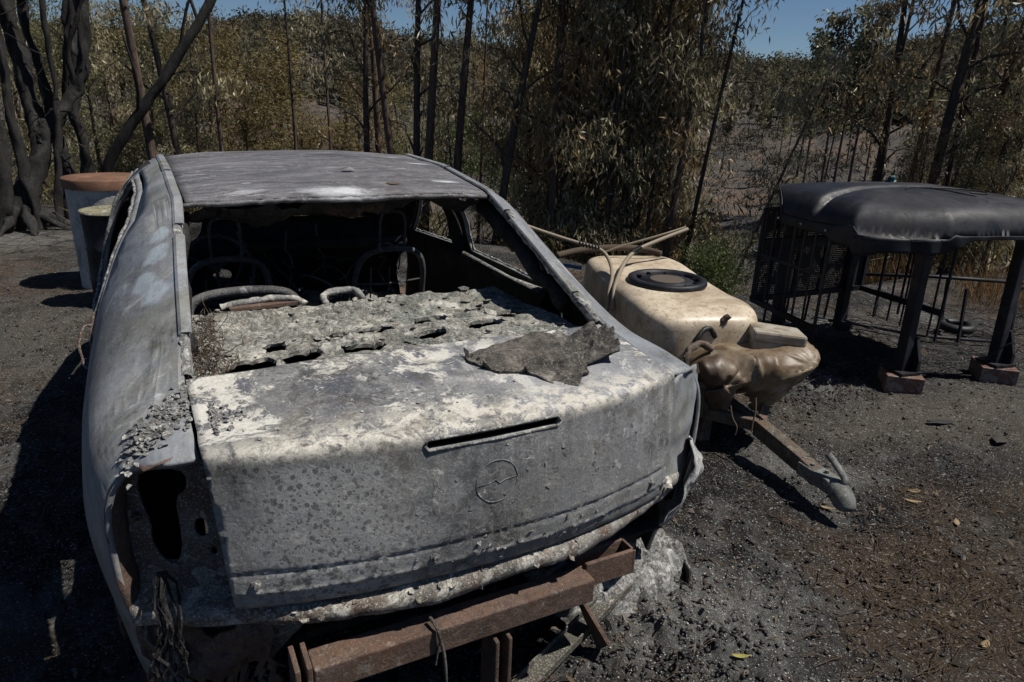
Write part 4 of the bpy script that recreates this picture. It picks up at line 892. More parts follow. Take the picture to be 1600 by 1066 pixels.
lid = cp(panelc('boot_lid', lo, [slot], lid_pt, .018, [M_['lid'], M_['soot']], None, .014, (1, 3.0), -1, True)); lid['label'] = 'ash-mottled boot lid with empty brake light slot and badge ring'
def lidtube(pts, r, mat, nm, n=6, lift=.0, rough=.0):
    p = lid_pt(np.array(pts)); p[:, 1] -= lift
    m = MB().tube(p, r, n)
    if rough: m.rough(rough, 60, 3)
    o = cp(m.build(nm, mat, None, True)); o.parent = lid; o.matrix_parent_inverse = Matrix.Identity(4); return o
t = np.linspace(0, 2*PI, 40)
lidtube([(.052*math.cos(a), s_em+.052*math.sin(a)) for a in t], .0015, M_['lid'], 'badge_ring', 6, .0, .0008)
lidtube([(-.05, s_em+.004), (-.02, s_em+.002), (-.004, s_em-.005), (.006, s_em+.006), (.022, s_em), (.05, s_em-.003)], .0013, M_['lid'], 'badge_bar', 5, .0, .0005)
lidtube([(-.17, s_sl), (-.16, s_sl-.012), (0, s_sl-.013), (.16, s_sl-.012), (.17, s_sl), (.16, s_sl+.012), (0, s_sl+.013), (-.16, s_sl+.012), (-.17, s_sl)], .0035, M_['crust'], 'slot_rim', 5, .0, .001)
for bx, bz in ((-.525, .572), (-.15, .57), (.50, .575)):
    b = lid_pt(np.array([(bx, s_at(bz))]))[0]; m = MB(); m.lathe([(.0, -.012), (.006, -.012), (.007, -.004), (.011, -.003), (.012, .004)], b, 10, Matrix.Rotation(-PI/2, 3, 'X'))
    o = cp(m.build('bolt', M_['crust'])); o.parent = lid; o.matrix_parent_inverse = Matrix.Identity(4)
# blistered flakes standing off the lid face and the left rear corner
def flakes(n, fn, mat, nm, parent, s0=(.004, .014), tilt=.35, lift=.004):
    mb = MB()
    for k in range(n):
        p, nrm = fn()
        s = rng.uniform(*s0); nrm = Vector(nrm)+Vector(rng.normal(0, tilt, 3)); nrm.normalize(); x = nrm.orthogonal().normalized(); y = nrm.cross(x); a0 = rng.uniform(0, 6.3); m = rng.integers(4, 7)
        ring = [Vector(p)+nrm*rng.uniform(-.001, lift)+(x*math.cos(a0+2*PI*i/m)+y*math.sin(a0+2*PI*i/m))*s*rng.uniform(.5, 1.1) for i in range(m)]
        V = ring+[v+nrm*.0012 for v in ring]
        mb.add(V, [tuple(range(m, 2*m))]+[(i, (i+1) % m, m+(i+1) % m, m+i) for i in range(m)])
    o = cp(mb.build(nm, mat)); o['kind'] = 'stuff'; return o
def on_lid(xs, ss_):
    def f():
        x = rng.normal(*xs); s = rng.normal(*ss_); x = float(np.clip(x, -.56, .56)); s = float(np.clip(s, .02, LT-.03))
        p = lid_pt(np.array([(x, s), (x, s+.004)])); d = p[1]-p[0]; nrm = np.cross(d, (1, 0, 0)); nrm /= np.linalg.norm(nrm)
        if nrm[1] > 0.2 or (abs(nrm[1]) < .5 and nrm[2] < 0): nrm = -nrm
        return p[0], nrm
    return f
flakes(30, on_lid((.18, .16), (s_em, .06)), M_['lid'], 'lid_flakes', None, (.004, .012), .08, .0008)
flakes(30, on_lid((.05, .2), (LT-.09, .02)), M_['crust'], 'lip_flakes', None, (.004, .012), .25, .003)
flakes(30, on_lid((-.05, .3), (.38, .03)), M_['crust'], 'edge_flakes', None, (.002, .007), .2, .002)
flakes(90, on_lid((-.56, .035), (.27, .04)), M_['crust'], 'lid_peelings', None, (.004, .012))
def on_corner():
    t_ = rng.normal(0, 1); y = .30+.045*t_+rng.normal(0, .03); v = .55-.3*t_+rng.normal(0, .25); p = side_pt(np.array([(y, max(.02, v))]))[0]; return p+np.array([0, 0, .002]), (0.05, -.1, 1)
flakes(330, on_corner, M_['crust'], 'peeling_paint', None, (.004, .013))

# tail: lamp recesses, corner flange and crumpled valance
def tailY(x): return -.004+.205*np.clip(np.abs(x)/.76, 0, 1.2)**2.4
rec_out = [(.575, .835), (.66, .845), (.735, .825), (.762, .76), (.775, .62), (.755, .50), (.73, .43), (.57, .46)]
big_hole = [(.640, .805), (.70, .80), (.722, .78), (.722, .72), (.708, .67), (.712, .63), (.700, .585), (.672, .565), (.655, .60), (.652, .66), (.655, .735), (.632, .755), (.628, .785)]
for sgn in (-1, 1):
    deep = .068 if sgn < 0 else .004
    oo = [(sgn*(a if sgn < 0 or a < .7 else a+.036), b) for a, b in rec_out]; hh = chaikin([(sgn*a, b) for a, b in big_hole], 1)
    h2 = hole(sgn*.612, .665, .013, .024); h3 = hole(sgn*.593, .60, .006, .010)
    f = lambda P: np.stack([P[:, 0], tailY(P[:, 0])+deep+.010*fbm(P, 12, 3, 8)-max(0, deep-.02)*smst((.56-P[:, 1])/.10), P[:, 1]], -1)
    cp(panelc('lamp_recess', oo, [hh, h2, h3] if sgn < 0 else [], f, .014, M_['recess'] if sgn < 0 else M_['side'], None, .006, (1, 1), -1.0))
    if sgn > 0: continue
    # flange of the wing round the lamp opening
    pts = side_pt(np.array([(.203 if v > 1.4 else .16+.04*(v-1)/.4*1 if v > 1 else .137, v) for v in np.linspace(.6, 4.0, 30)]), sgn)
    V = []
    for p in pts: V += [p+np.array([0, -.001, 0]), p+np.array([-sgn*.014, .006, 0]), p+np.array([-sgn*.032, .035, -.002]), p+np.array([-sgn*.04, .07, 0])]
    V = np.array(V); V += np.stack([fbm(V, 40, 2, s) for s in (1, 2, 3)], -1)*.002
    o = cp(mesh('wing_flange', V, [(k*4+j, k*4+j+1, k*4+j+5, k*4+j+4) for k in range(29) for j in range(3)], M_['rust'], None, True)); solid(o, .004, 0)
    if sgn > 0: continue
    m = MB(); q = (sgn*.735, float(tailY(.735))+.08, .69); m.tube([q, (q[0]-sgn*.004, q[1]-.05, q[2]-.004)], [.005, .005], 8); m.tube([(q[0]-sgn*.003, q[1]-.03, q[2]-.002), (q[0]-sgn*.0035, q[1]-.04, q[2]-.003)], [.010, .010], 6)
    cp(m.build('lamp_stud', M_['rust']))
for sgn in (-1, 1):
    cp(mesh('wheel_house', [(sgn*.60, .42, .16), (sgn*.60, 1.25, .16), (sgn*.60, 1.25, .80), (sgn*.60, .42, .80), (sgn*.73, .42, .16), (sgn*.73, .42, .74)], [(0, 1, 2, 3), (4, 0, 3, 5)], M_['soot']))
# melted loom hanging out of the left recess
m = MB()
for k in range(9):
    x0 = -.70+rng.normal(0, .006); z0 = .585; p = [(x0, .17, z0)]
    for j in range(9): p.append((p[-1][0]-.002+rng.normal(0, .009), p[-1][1]-(.012 if j < 4 else .002)+rng.normal(0, .004), p[-1][2]-.024+rng.normal(0, .004)))
    m.tube(p, [.0026*rng.uniform(.6, 1.5) for _ in p], 5)
cp(m.rough(.005, 50, 3).build('melted_wiring', M_['soot'], None, False))
vp = np.array([(.075, .575), (.062, .525), (.045, .505), (.010, .497), (-.004, .493), (-.010, .486), (-.011, .470), (-.008, .455), (.004, .446), (.035, .440), (.065, .42), (.085, .35), (.10, .27)])
vps = chaikin(vp, 2, False); vs = np.concatenate([[0], np.cumsum(np.linalg.norm(np.diff(vps, axis=0), axis=1))])
def val_pt(P):
    x, s = P[:, 0], P[:, 1]; y = np.interp(s, vs, vps[:, 0]); z = np.interp(s, vs, vps[:, 1])
    n = fbm(P, 5, 3, 71); n2 = fbm(P, 22, 3, 72); ax = np.abs(x)
    y = y+tailY(x)*.97+.004*n+.003*n2; z = z+.004*n+.002*n2+.025*np.exp(-((x-.62)/.15)**2)-.015*np.exp(-((x+.1)/.1)**2)*np.clip((s-.08)/.05, 0, 1)
    return np.stack([x, y, z], -1)
VT = vs[-1]
vo = [(-.775, 0), (.735, 0), (.735, .1), (.71, .2), (.66, .25), (.55, .245), (.40, .27), (.33, .235), (.2, .255), (.05, .24), (-.1, .262), (-.3, .25), (-.42, .275), (-.5, VT), (-.66, VT), (-.74, .29), (-.77, .16)]
cp(panelc('rear_valance', vo, [hole(-.62, .265, .022, .014), hole(.40, .22, .02, .012)], val_pt, .015, [M_['valance'], M_['soot']], None, .006, (1, 1), -1, True))
def on_val():
    x = rng.uniform(-.74, .7); s = rng.uniform(.05, .16) if rng.random() < .7 else rng.uniform(.2, .27)
    return val_pt(np.array([(x, s)]))[0], (0, -.6, .6)
flakes(80, on_val, M_['valance'], 'valance_flakes', None, (.004, .016))
# peeled skin of the right rear corner
V = []; n = 22; mrow = 9
for i in range(n):
    t_ = i/(n-1)
    for j in range(mrow):
        u_ = j/(mrow-1); V.append((.715+.085*u_+.05*math.sin(PI*t_)*u_-.07*t_*t_+.008*math.sin(9*u_+5*t_), .150+.13*u_*u_-.03*math.sin(PI*t_), .62-.28*t_-.03*u_))
V = np.array(V); V += np.stack([fbm(V, 16, 3, s) for s in (1, 2, 3)], -1)*.016
o = cp(mesh('peeled_corner_skin', V, [(i*mrow+j, i*mrow+j+1, (i+1)*mrow+j+1, (i+1)*mrow+j) for i in range(n-1) for j in range(mrow-1)], M_['pale'], None, True)); solid(o, .003)
# crusted lower left corner with hanging strips
V = []; n = 26
for i in range(n):
    for j in range(12):
        u_ = i/(n-1); w_ = j/11; V.append((-.75+.26*u_, .20-.12*u_+.03*w_, .44-.26*w_+.02*math.sin(9*u_)))
V = np.array(V); V += np.stack([fbm(V, 15, 4, s) for s in (11, 12, 13)], -1)*.026
F = [(i*12+j, i*12+j+1, (i+1)*12+j+1, (i+1)*12+j) for i in range(n-1) for j in range(11) if not (j > 6 and (i*7+j*3) % 11 < 5)]
o = cp(mesh('corner_remains', V, F, M_['rust'], None, False)); solid(o, .005)
m = MB()
for k in range(14):
    x0 = -.745+rng.uniform(-.01, .06); p = [(x0, .20, .47)]
    for j in range(9): p.append((p[-1][0]+rng.normal(.002, .008), p[-1][1]+rng.normal(0, .006), p[-1][2]-.034))
    m.tube(p, [.0035*rng.uniform(.5, 1.8) for _ in p], 5)
cp(m.rough(.008, 40, 7).build('hanging_shreds', M_['recess'], None, False))

# tow bar cross beam below the tail
beam = cp(MB().box((-.075, .005, .350), (.72, .068, .068)).build('tow_beam', M_['rust'], None, False, .004)); beam['label'] = 'rust-brown box beam below the tail'
ub = cp(MB().box((.365, .02, .362), (.16, .012, .075)).box((.365, .075, .362), (.16, .012, .075)).box((.365, .048, .328), (.16, .045, .008)).box((.441, .048, .362), (.008, .07, .075)).build('beam_channel', M_['rust'], None, False, .002))
for x, w in ((-.445, .012), (-.470, .012), (.0, .011), (.035, .011)):
    z1 = .406 if x < -.3 else .302; cp(MB().box((x, .0, (z1+.08)/2), (w, .085, z1-.08)).build('tow_bracket', M_['rust'], None, False, .003))
m = MB(); m.tube(smooth_path([(-.16, .0, .402), (-.155, -.035, .400), (-.148, -.038, .36), (-.135, -.037, .30), (-.132, -.04, .15), (-.125, -.05, .02)]), .0045, 5); m.tube(smooth_path([(-.148, -.038, .36), (-.155, -.037, .33), (-.16, -.037, .295)]), .003, 5)
cp(m.build('wire', M_['char'], None, True))
# front end, bonnet, floor, bulkhead
def bon(P):
    x, y = P[:, 0], P[:, 1]; return np.stack([x, y, Zi(y)+.02+.03*(1-(x/.7)**2)+.006*fbm(P, 4, 3, 3)], -1)
cp(panelc('bonnet', [(-.655, 3.12), (.655, 3.12), (.64, 3.5), (.58, 3.72), (.3, 3.78), (-.3, 3.78), (-.58, 3.72), (-.64, 3.5)], [], bon, .06, [M_['roof'], M_['soot']], None, .01, (1, 1), -1, True))
cp(panelc('nose_panel', [(-.64, .2), (.64, .2), (.62, .66), (-.62, .66)], [chaikin([(-.35, .32), (.35, .32), (.33, .46), (-.33, .46)], 1)], lambda P: np.stack([P[:, 0], 3.80-.10*np.abs(P[:, 0]/.64)**2.2, P[:, 1]], -1), .06, M_['side'], None, .02))
fl = MB(); fl.box((0, 2.0, .155), (1.50, 3.3, .05)); fl.box((0, 1.9, .22), (.22, 2.2, .09)); cp(fl.build('floor_pan', M_['soot'], None, False, .01))
cp(panelc('bulkhead', [(-.74, .18), (.74, .18), (.70, .80), (.3, .86), (-.3, .86), (-.70, .80)], [hole(-.3, .55, .05, .04)], lambda P: np.stack([P[:, 0], 2.86+.25*(P[:, 1]-.2)*.6+.03*fbm(P, 6, 4, 5), P[:, 1]], -1), .04, M_['soot'], None, .01))
cp(MB().tube([(-.72, 2.72, .73), (-.2, 2.70, .75), (.2, 2.70, .75), (.72, 2.72, .73)], .03, 8).rough(.012, 12, 3).build('dash_beam', M_['soot'], None, True))
cp(panelc('seat_bulkhead', [(-.62, .2), (.62, .2), (.56, .845), (-.56, .845)], [chaikin([(-.4, .35), (.4, .35), (.4, .6), (-.4, .6)], 1)], lambda P: np.stack([P[:, 0], 1.10-.25*(P[:, 1]-.845)*-.4+.01*fbm(P, 9, 3, 2), P[:, 1]], -1), .04, M_['soot'], None, .008))
cp(panelc('boot_floor', [(-.7, .2), (.7, .2), (.7, 1.1), (-.7, 1.1)], [], lambda P: np.stack([P[:, 0], P[:, 1], .28+.02*fbm(P, 6, 3, 1)], -1), .06, M_['soot'], None, .01))
cp(panelc('windscreen', [(-.56, 2.28), (.56, 2.28), (.62, 2.7), (.66, 3.12), (-.66, 3.12), (-.62, 2.7)], [chaikin([(.10, 2.99), (.24, 3.01), (.36, 3.02), (.37, 3.08), (.22, 3.085), (.12, 3.06)], 1), chaikin([(-.5, 2.75), (-.36, 2.78), (-.33, 2.95), (-.48, 2.97)], 1)],
   lambda P: np.stack([P[:, 0], P[:, 1], 1.262-.525*(P[:, 1]-2.28)-.05*np.sin(PI*(P[:, 1]-2.28)/.84)*(1-(P[:, 0]/.66)**2)+.012*fbm(P, 7, 3, 8)], -1), .04, M_['soot'], None, .006))['label'] = 'sagging soot-blackened windscreen with ragged holes'
# heaps of burnt trim on the floor
V = []; nx, ny = 60, 60
for j in range(ny):
    for i in range(nx): V.append((-.7+1.4*i/(nx-1), 1.12+1.72*j/(ny-1), 0))
V = np.array(V); V[:, 2] = .27+.10*fbm(V, 3, 4, 77)+.05*np.abs(fbm(V, 11, 3, 78))+.14*np.clip((V[:, 1]-2.5)/.3, 0, 1)
o = cp(mesh('burnt_trim_heap', V, [(j*nx+i, j*nx+i+1, (j+1)*nx+i+1, (j+1)*nx+i) for j in range(ny-1) for i in range(nx-1)], M_['heap'], None, False)); o['kind'] = 'stuff'
# seats: bare tubular frames
for cx, nm in ((-.36, 'driver side'), (.36, 'passenger side')):
    s = cp(MB().tube(smooth_path([(cx-.17, 2.02, .32), (cx-.175, 1.95, .6), (cx-.165, 1.88, .80), (cx-.10, 1.86, .875), (cx+.10, 1.86, .875), (cx+.165, 1.88, .80), (cx+.175, 1.95, .6), (cx+.17, 2.02, .32)]), .0145, 8).build('seat_frame', M_['tubeb'], None, True)); s['label'] = 'bare %s seat back tube' % nm
    k = MB()
    for z in (.45, .58, .70): k.tube(smooth_path([(cx-.17, 1.97-.13*(z-.45), z), (cx, 1.99-.13*(z-.45), z-.02), (cx+.17, 1.97-.13*(z-.45), z)]), .005, 5)
    for x in (-.09, .0, .09): k.tube([(cx+x, 1.98, .42), (cx+x, 1.90, .78)], .004, 5)
    for sx in (-.16, .16): k.box((cx+sx, 2.2, .32), (.02, .5, .07))
    for sx in (-.06, .06): k.tube([(cx+sx, 1.86, .86), (cx+sx, 1.84, 1.0)], .006, 6)
    k.tube(smooth_path([(cx-.06, 1.84, 1.0), (cx-.05, 1.84, 1.05), (cx+.05, 1.84, 1.05), (cx+.06, 1.84, 1.0)]), .007, 6)
    cp(k.build('seat_springs', M_['tubeb']))
    k = MB()
    for q in range(3): 
        y = 2.05+.14*q
        for w in range(4): k.tube([(cx-.12+.08*w+.03*math.cos(a), y+.03*math.sin(a), .3+.01*a) for a in np.linspace(0, 15, 40)], .003, 4)
    cp(k.build('coil_springs', M_['tubeb']))
cp(MB().tube(smooth_path([(-.56, 1.18, .80), (-.55, 1.22, .875), (-.45, 1.23, .90), (-.25, 1.22, .895), (-.20, 1.2, .86), (-.19, 1.17, .80)]), .017, 8).build('rear_seat_tube', M_['tubeb'], None, True))
cp(MB().tube(smooth_path([(-.46, 1.14, .872), (-.33, 1.15, .885), (-.22, 1.14, .885), (-.19, 1.11, .865)]), .012, 8).rough(.003, 40, 1).build('rear_seat_tube', M_['tubeg'], None, True))
cp(MB().tube(smooth_path([(-.12, 1.10, .86), (-.13, 1.15, .885), (-.02, 1.16, .893), (.0, 1.13, .885), (.01, 1.10, .865)]), .012, 8).rough(.003, 40, 1).build('rear_seat_tube', M_['tubeg'], None, True))
cp(MB().box((-.32, 1.125, .868), (.23, .03, .014), Matrix.Rotation(.06, 3, 'Z')).build('seat_catch_plate', M_['rust'], None, False, .002))
cp(MB().tube(smooth_path([(.28, 1.45, .66), (.42, 1.45, .67), (.52, 1.42, .68), (.55, 1.42, .60)]), .013, 8).build('seat_runner', M_['tubeb'], None, True))
m = MB(); m.tube([(-.36+.17*math.cos(a), 2.42+.06*math.sin(a), .70+.16*math.sin(a)) for a in np.linspace(0, 2*PI, 30)], .010, 7)
for a in (PI/6, PI*5/6, PI*1.5): m.tube([(-.36, 2.46, .70), (-.36+.17*math.cos(a), 2.42+.06*math.sin(a), .70+.16*math.sin(a))], .008, 6)
m.tube([(-.36, 2.45, .70), (-.36, 2.8, .62)], .022, 8)
cp(m.build('steering_wheel', M_['tubeb'], None, True))
m = MB()
for k in range(60):
    p = [(rng.uniform(-.62, .62), rng.uniform(1.25, 2.7), rng.uniform(.35, .72))]
    d = rng.normal(0, 1, 3); d /= np.linalg.norm(d)
    for j in range(6): d = d+rng.normal(0, .5, 3)+np.array([0, 0, -.1]); d /= np.linalg.norm(d); p.append(tuple(np.array(p[-1])+d*.05))
    m.tube(p, rng.uniform(.002, .006), 4)
o = cp(m.build('burnt_wiring', M_['tubeb'])); o['kind'] = 'stuff'
m = MB()
for k in range(140):
    x, y = rng.uniform(-.6, .6), rng.uniform(1.15, 2.7); sz = rng.uniform(.015, .06); m.box((x, y, .30+.08*rng.random()+(.16 if y > 2.5 else 0)), (sz, sz*rng.uniform(.4, 1), sz*.3), Matrix.Rotation(rng.uniform(0, 3), 3, 'Z') @ Matrix.Rotation(rng.normal(0, .5), 3, 'X'))
o = cp(m.build('charred_scraps', M_['heap'])); o['kind'] = 'stuff'
# bare steel wheels: the tyres have burnt away and the rims stand on the ground
for wx, wy in ((-.76, .80), (.76, .80), (-.76, 2.98), (.76, 2.98)):
    w = MB(); R = Matrix.Rotation(PI/2, 3, 'Y')
    w.lathe([(.0, .02), (.06, .02), (.08, .035), (.13, .03), (.15, .0), (.165, .07), (.19, .08), (.192, .072), (.17, .05), (.165, -.05), (.19, -.075)], (wx, wy, .192), 28, R if wx > 0 else Matrix.Rotation(-PI/2, 3, 'Y'))
    wo_ = cp(w.build('wheel_rim', M_['rust'], None, True)); solid(wo_, .004, 0)
    cp(MB().lathe([(.0, .0), (.05, .0), (.055, -.06), (.10, -.065), (.10, -.12), (.0, -.12)], (wx, wy, .192), 20, R if wx > 0 else Matrix.Rotation(-PI/2, 3, 'Y')).build('brake_drum', M_['rust'], None, True))
# door strips sprung loose by the left rear window
m = MB(); q = side_pt(np.array([(1.14, 1.93)]))[0]
m.tube(smooth_path([q+np.array([.0, .0, .03]), q+np.array([-.025, -.03, .035]), q+np.array([-.04, -.07, -.02]), q+np.array([-.03, -.09, -.07]), q+np.array([-.012, -.10, -.085])]), .004, 6)
m.tube(smooth_path([q+np.array([.01, .02, .06]), q+np.array([-.01, -.02, .0]), q+np.array([-.006, -.06, -.06])]), .004, 5)
cp(m.rough(.003, 50, 1).build('sprung_seal', M_['recess'], None, True))

# charred slab lying on the lid
def slab(P):
    x, y = P[:, 0], P[:, 1]; z = .897+.0*x-.02*np.clip((.2-y)/.15, 0, 1)
    edge = np.clip((x-.40)/.08, 0, 1); n = fbm(P, 9, 4, 91); n2 = fbm(P, 30, 3, 92)
    rid = np.abs(fbm(P, 6, 2, 93))
    z = z+.004+.006*n+.004*n2+.020*np.exp(-(rid/.04)**2)*np.clip(1-edge, .3, 1)+edge*(.012+.028*n2)
    return np.stack([x+.012*n2*edge, y, z], -1)
so = chaikin([(.06, .345), (.16, .40), (.24, .425), (.32, .445), (.37, .42), (.47, .39), (.52, .35), (.515, .27), (.475, .20), (.40, .20), (.34, .19), (.33, .13), (.24, .09), (.20, .135), (.185, .19), (.10, .245)], 1)
so = so+np.stack([fbm(so, 30, 2, 5), fbm(so, 30, 2, 6)], -1)*.012
ch = panel('charred_slab', so, [], slab, .0075, M_['char'], None, .005, (1, 1), -1, False, False, 5)
tag(ch, 'crinkled charred slab of foam lying on the right of the boot lid', 'debris')
# ------------------------------------------------------------------ white cistern and drum beyond the car
def child(o, p, inv): o.parent = p; o.matrix_parent_inverse = inv; return o
tx, ty, tz = -.90, 5.25, .0
tk = thing('cistern', 'tall white rendered cylindrical cistern under a rusty orange lid', 'cistern', (tx, ty, 0)); TI = Matrix.Translation((-tx, -ty, 0))
R_ = .29; Ht = .86
m = MB().lathe([(R_*.97, -.05), (R_*.98, .2), (R_, .5), (R_, Ht-.06)], (tx, ty, 0), 48); m.rough(.004, 14, 3); child(m.build('wall', M_['white'], None, True), tk, TI)
m = MB().lathe([(R_*1.06, Ht-.075), (R_*1.07, Ht-.01), (R_*1.05, Ht), (R_*.6, Ht+.006), (0, Ht+.008)], (tx, ty, 0), 48); child(m.build('lid', M_['ochre'], None, True), tk, TI)
dx_, dy_ = -.86, 4.55
dr = thing('drum', 'short olive drum standing against the white cistern', 'drum', (dx_, dy_, 0)); DI = Matrix.Translation((-dx_, -dy_, 0))
m = MB().lathe([(.20, -.03), (.205, .2), (.212, .21), (.205, .22), (.20, .42), (.207, .43), (.20, .44), (.205, .68), (.215, .69)], (dx_, dy_, 0), 40); child(m.build('shell', M_['black'], None, True), dr, DI)
m = MB().lathe([(.215, .69), (.212, .705), (.195, .70), (.19, .69), (0, .692)], (dx_, dy_, 0), 40); child(m.build('lid', M_['drum'], None, True), dr, DI)

# ------------------------------------------------------------------ trailer, water tank, melted pump cover
M_['cream'] = None
t = NT('sun_browned_cream_plastic', .42, .4)
n1 = t.noise(3.0, 6, .6, .5); n2 = t.noise(22, 7, .7, .2, None, 3.)
c = t.mix(t.step(n1, .35, .7), (.58, .505, .395), (.48, .40, .295)); c = t.mix(t.math('MULTIPLY', mask(t, n2, .22, .05), .5), c, (.22, .155, .09)); c = t.mix(t.math('MULTIPLY', mask(t, t.noise(2.4, 8, .7, .8, None, 31.), .22, .06), .55), c, (.24, .165, .10)); c = t.mix(t.math('MULTIPLY', mask(t, t.noise(75, 4, .6, 0, None, 37.), .07, .02), .8), c, (.12, .08, .05))
scorch = t.spot(-.36, .0, .36, .9, .18, (1.25, .42)); c = t.mix(t.math('MULTIPLY', scorch, .85), c, (.04, .03, .022))
c = t.mix(t.math('MULTIPLY', t.step(t.noise(60, 3, .6), .66, .7), .7), c, (.10, .06, .035))
t.col(c); t.bump(n2, .15, .003); M_['cream'] = t.m
t = NT('melted_brown_plastic', .45, .35); n1 = t.noise(4, 6, .6, .8); n2 = t.noise(14, 6, .65, .4, None, 2.)
c = t.mix(t.step(n1, .35, .65), (.25, .20, .14), (.15, .11, .07)); c = t.mix(t.math('MULTIPLY', mask(t, n2, .35, .06), .8), c, (.09, .052, .026)); c = t.mix(t.math('MULTIPLY', mask(t, t.noise(40, 6, .7, 0, None, 12.), .15, .03), .6), c, (.06, .04, .025))
c = t.mix(t.math('MULTIPLY', t.step(t.noise(7, 5, .6, 0, None, 8.), .55, .66), .6), c, (.36, .33, .27)); c = t.mix(t.math('MULTIPLY', t.spot(1.50, 1.0, .26, .6), .9), c, (.045, .028, .017)); c = t.mix(t.math('MULTIPLY', t.spot(2.05, .90, .16, .6, .36), .6), c, (.12, .065, .03)); t.col(c); t.bump(n2, .2, .006); M_['melt'] = t.m
M_['grime'] = burnt('grimy_drawbar_steel', (.13, .085, .06), (.10, .085, .065), (.035, .03, .026), ash=(.22, .2, .17), ash_cov=.2, rust_cov=.5, scale=2, gloss=.6)
M_['coup'] = burnt('scorched_cast_coupling', (.15, .16, .15), (.12, .125, .115), (.04, .04, .04), ash_cov=.1, rust_cov=.1, scale=3, gloss=.45, grit=.25, crust=.15)
M_['hose'] = plain('pale_hose', (.30, .25, .185), .6, .3, .4, 12)

tr0 = (1.92, 1.80, 0); TR = Matrix.Translation((-tr0[0], -tr0[1], 0))
tr = thing('trailer', 'rusty single-axle trailer with its drawbar on the ground beside the car', 'trailer', tr0)
J = (1.755, .80, .165); K = (1.70, .30, .085)
def tc(o): return child(o, tr, TR)
tc(MB().bar(J, (1.735, .52, .12), .062, .075).bar((1.735, .52, .12), (1.72, .42, .105), .058, .07).build('drawbar', M_['grime'], None, False, .006))
tc(MB().bar((1.765, .815, .165), (1.42, 1.17, .21), .045, .055).bar((1.42, 1.17, .21), (1.62, 2.3, .21), .045, .055).build('side_member', M_['grime'], None, False, .004))
tc(MB().bar((1.765, .83, .175), (1.80, 1.40, .23), .05, .04).build('centre_member', M_['grime'], None, False, .004))
tc(MB().bar((1.785, .815, .19), (2.06, 1.02, .30), .05, .012, (.3, -.6, .7)).bar((2.06, 1.02, .27), (2.42, 2.3, .21), .045, .055).build('side_member', M_['rust'], None, False, .003))
for b in ((1.44, 1.18, .24), (1.62, 2.3, .24)): tc(MB().bar((b[0], b[1], .21), (b[0]+.76, b[1]-.1, .21), .05, .05).build('cross_member', M_['grime'], None, False, .003))
m = MB(); m.box((1.722, .43, .112), (.074, .17, .06), Matrix.Rotation(-.1, 3, 'Z')); tc(m.build('coupling_plate', M_['coup'], None, False, .008))
prof = []
m = MB().tube(smooth_path([(1.722, .40, .11), (1.716, .34, .112), (1.706, .30, .10), (1.695, .265, .075), (1.69, .255, .05)]), [.036, .036, .044, .046, .04, .016], 12, True, .8)
tc(m.build('coupling_head', M_['coup'], None, True))
tc(MB().tube(smooth_path([(1.708, .315, .12), (1.722, .30, .15), (1.728, .315, .165), (1.724, .36, .20), (1.72, .40, .228)]), .009, 8, True, 1.7).build('coupling_handle', M_['coup'], None, True))
for q in ((1.72, .46), (1.728, .395), (1.735, .51)): tc(MB().lathe([(.0, .012), (.009, .012), (.010, .0)], (q[0], q[1], .142), 8).build('bolt', M_['coup']))
for sx in (1.50, 2.48):
    w = MB().lathe([(0, .03), (.06, .03), (.09, .04), (.14, .0), (.17, .06), (.19, .065), (.18, .03), (.165, -.05), (.19, -.07)], (sx, 1.85, .19), 24, Matrix.Rotation((-1 if sx < 2 else 1)*PI/2, 3, 'Y'))
    o = tc(w.build('wheel_rim', M_['rust'], None, True)); solid(o, .004, 0)
tc(MB().tube([(1.5, 1.85, .19), (2.48, 1.85, .19)], .025, 8).build('axle', M_['grime'], None, True))
tc(MB().bar((1.66, 1.05, .20), (1.66, 1.05, .0), .06, .05, (0, 1, 0)).build('prop_stand', M_['grime'], None, False, .004))
m = MB()
for p in ([(1.62, .86, .27), (1.61, .83, .22), (1.62, .80, .19), (1.61, .80, .15)], [(1.74, .83, .30), (1.72, .80, .25), (1.70, .79, .20), (1.69, .78, .16)]): m.tube(smooth_path(p), .004, 5)
tc(m.build('burnt_cable', M_['twig'], None, True))

# tank: rounded box, slightly slumped
tkx, tky = 1.93, 1.80; yaw_ = -math.radians(17)
wt = thing('water_tank', 'cream plastic water tank with a round black screw lid on the trailer', 'tank', (tkx, tky, .23), yaw_)
V = []; nu, nv = 72, 30
hx, hy, hz = .315, .70, .20
for j in range(nv+1):
    ph = -PI/2+PI*j/nv
    for i_ in range(nu):
        th = 2*PI*i_/nu; e1_, e2_ = .38, .30
        cx_ = abs(math.cos(ph))**e2_; sx_ = math.copysign(abs(math.sin(ph))**e2_, math.sin(ph))
        V.append((hx*cx_*math.copysign(abs(math.cos(th))**e1_, math.cos(th)), hy*cx_*math.copysign(abs(math.sin(th))**e1_, math.sin(th)), hz+hz*sx_))
V = np.array(V); V[:, 2] -= .02*np.exp(-((V[:, 1]+.2)/.5)**2)*(V[:, 2] > .25); V[:, 0] += .01*fbm(V, 3, 2, 5); V[:, 2] += .008*fbm(V, 4, 2, 6)
o = mesh('shell', V, [(j*nu+i_, j*nu+(i_+1) % nu, (j+1)*nu+(i_+1) % nu, (j+1)*nu+i_) for j in range(nv) for i_ in range(nu)], M_['cream'], wt, True)
lx, ly, lz = .0, -.08, .388
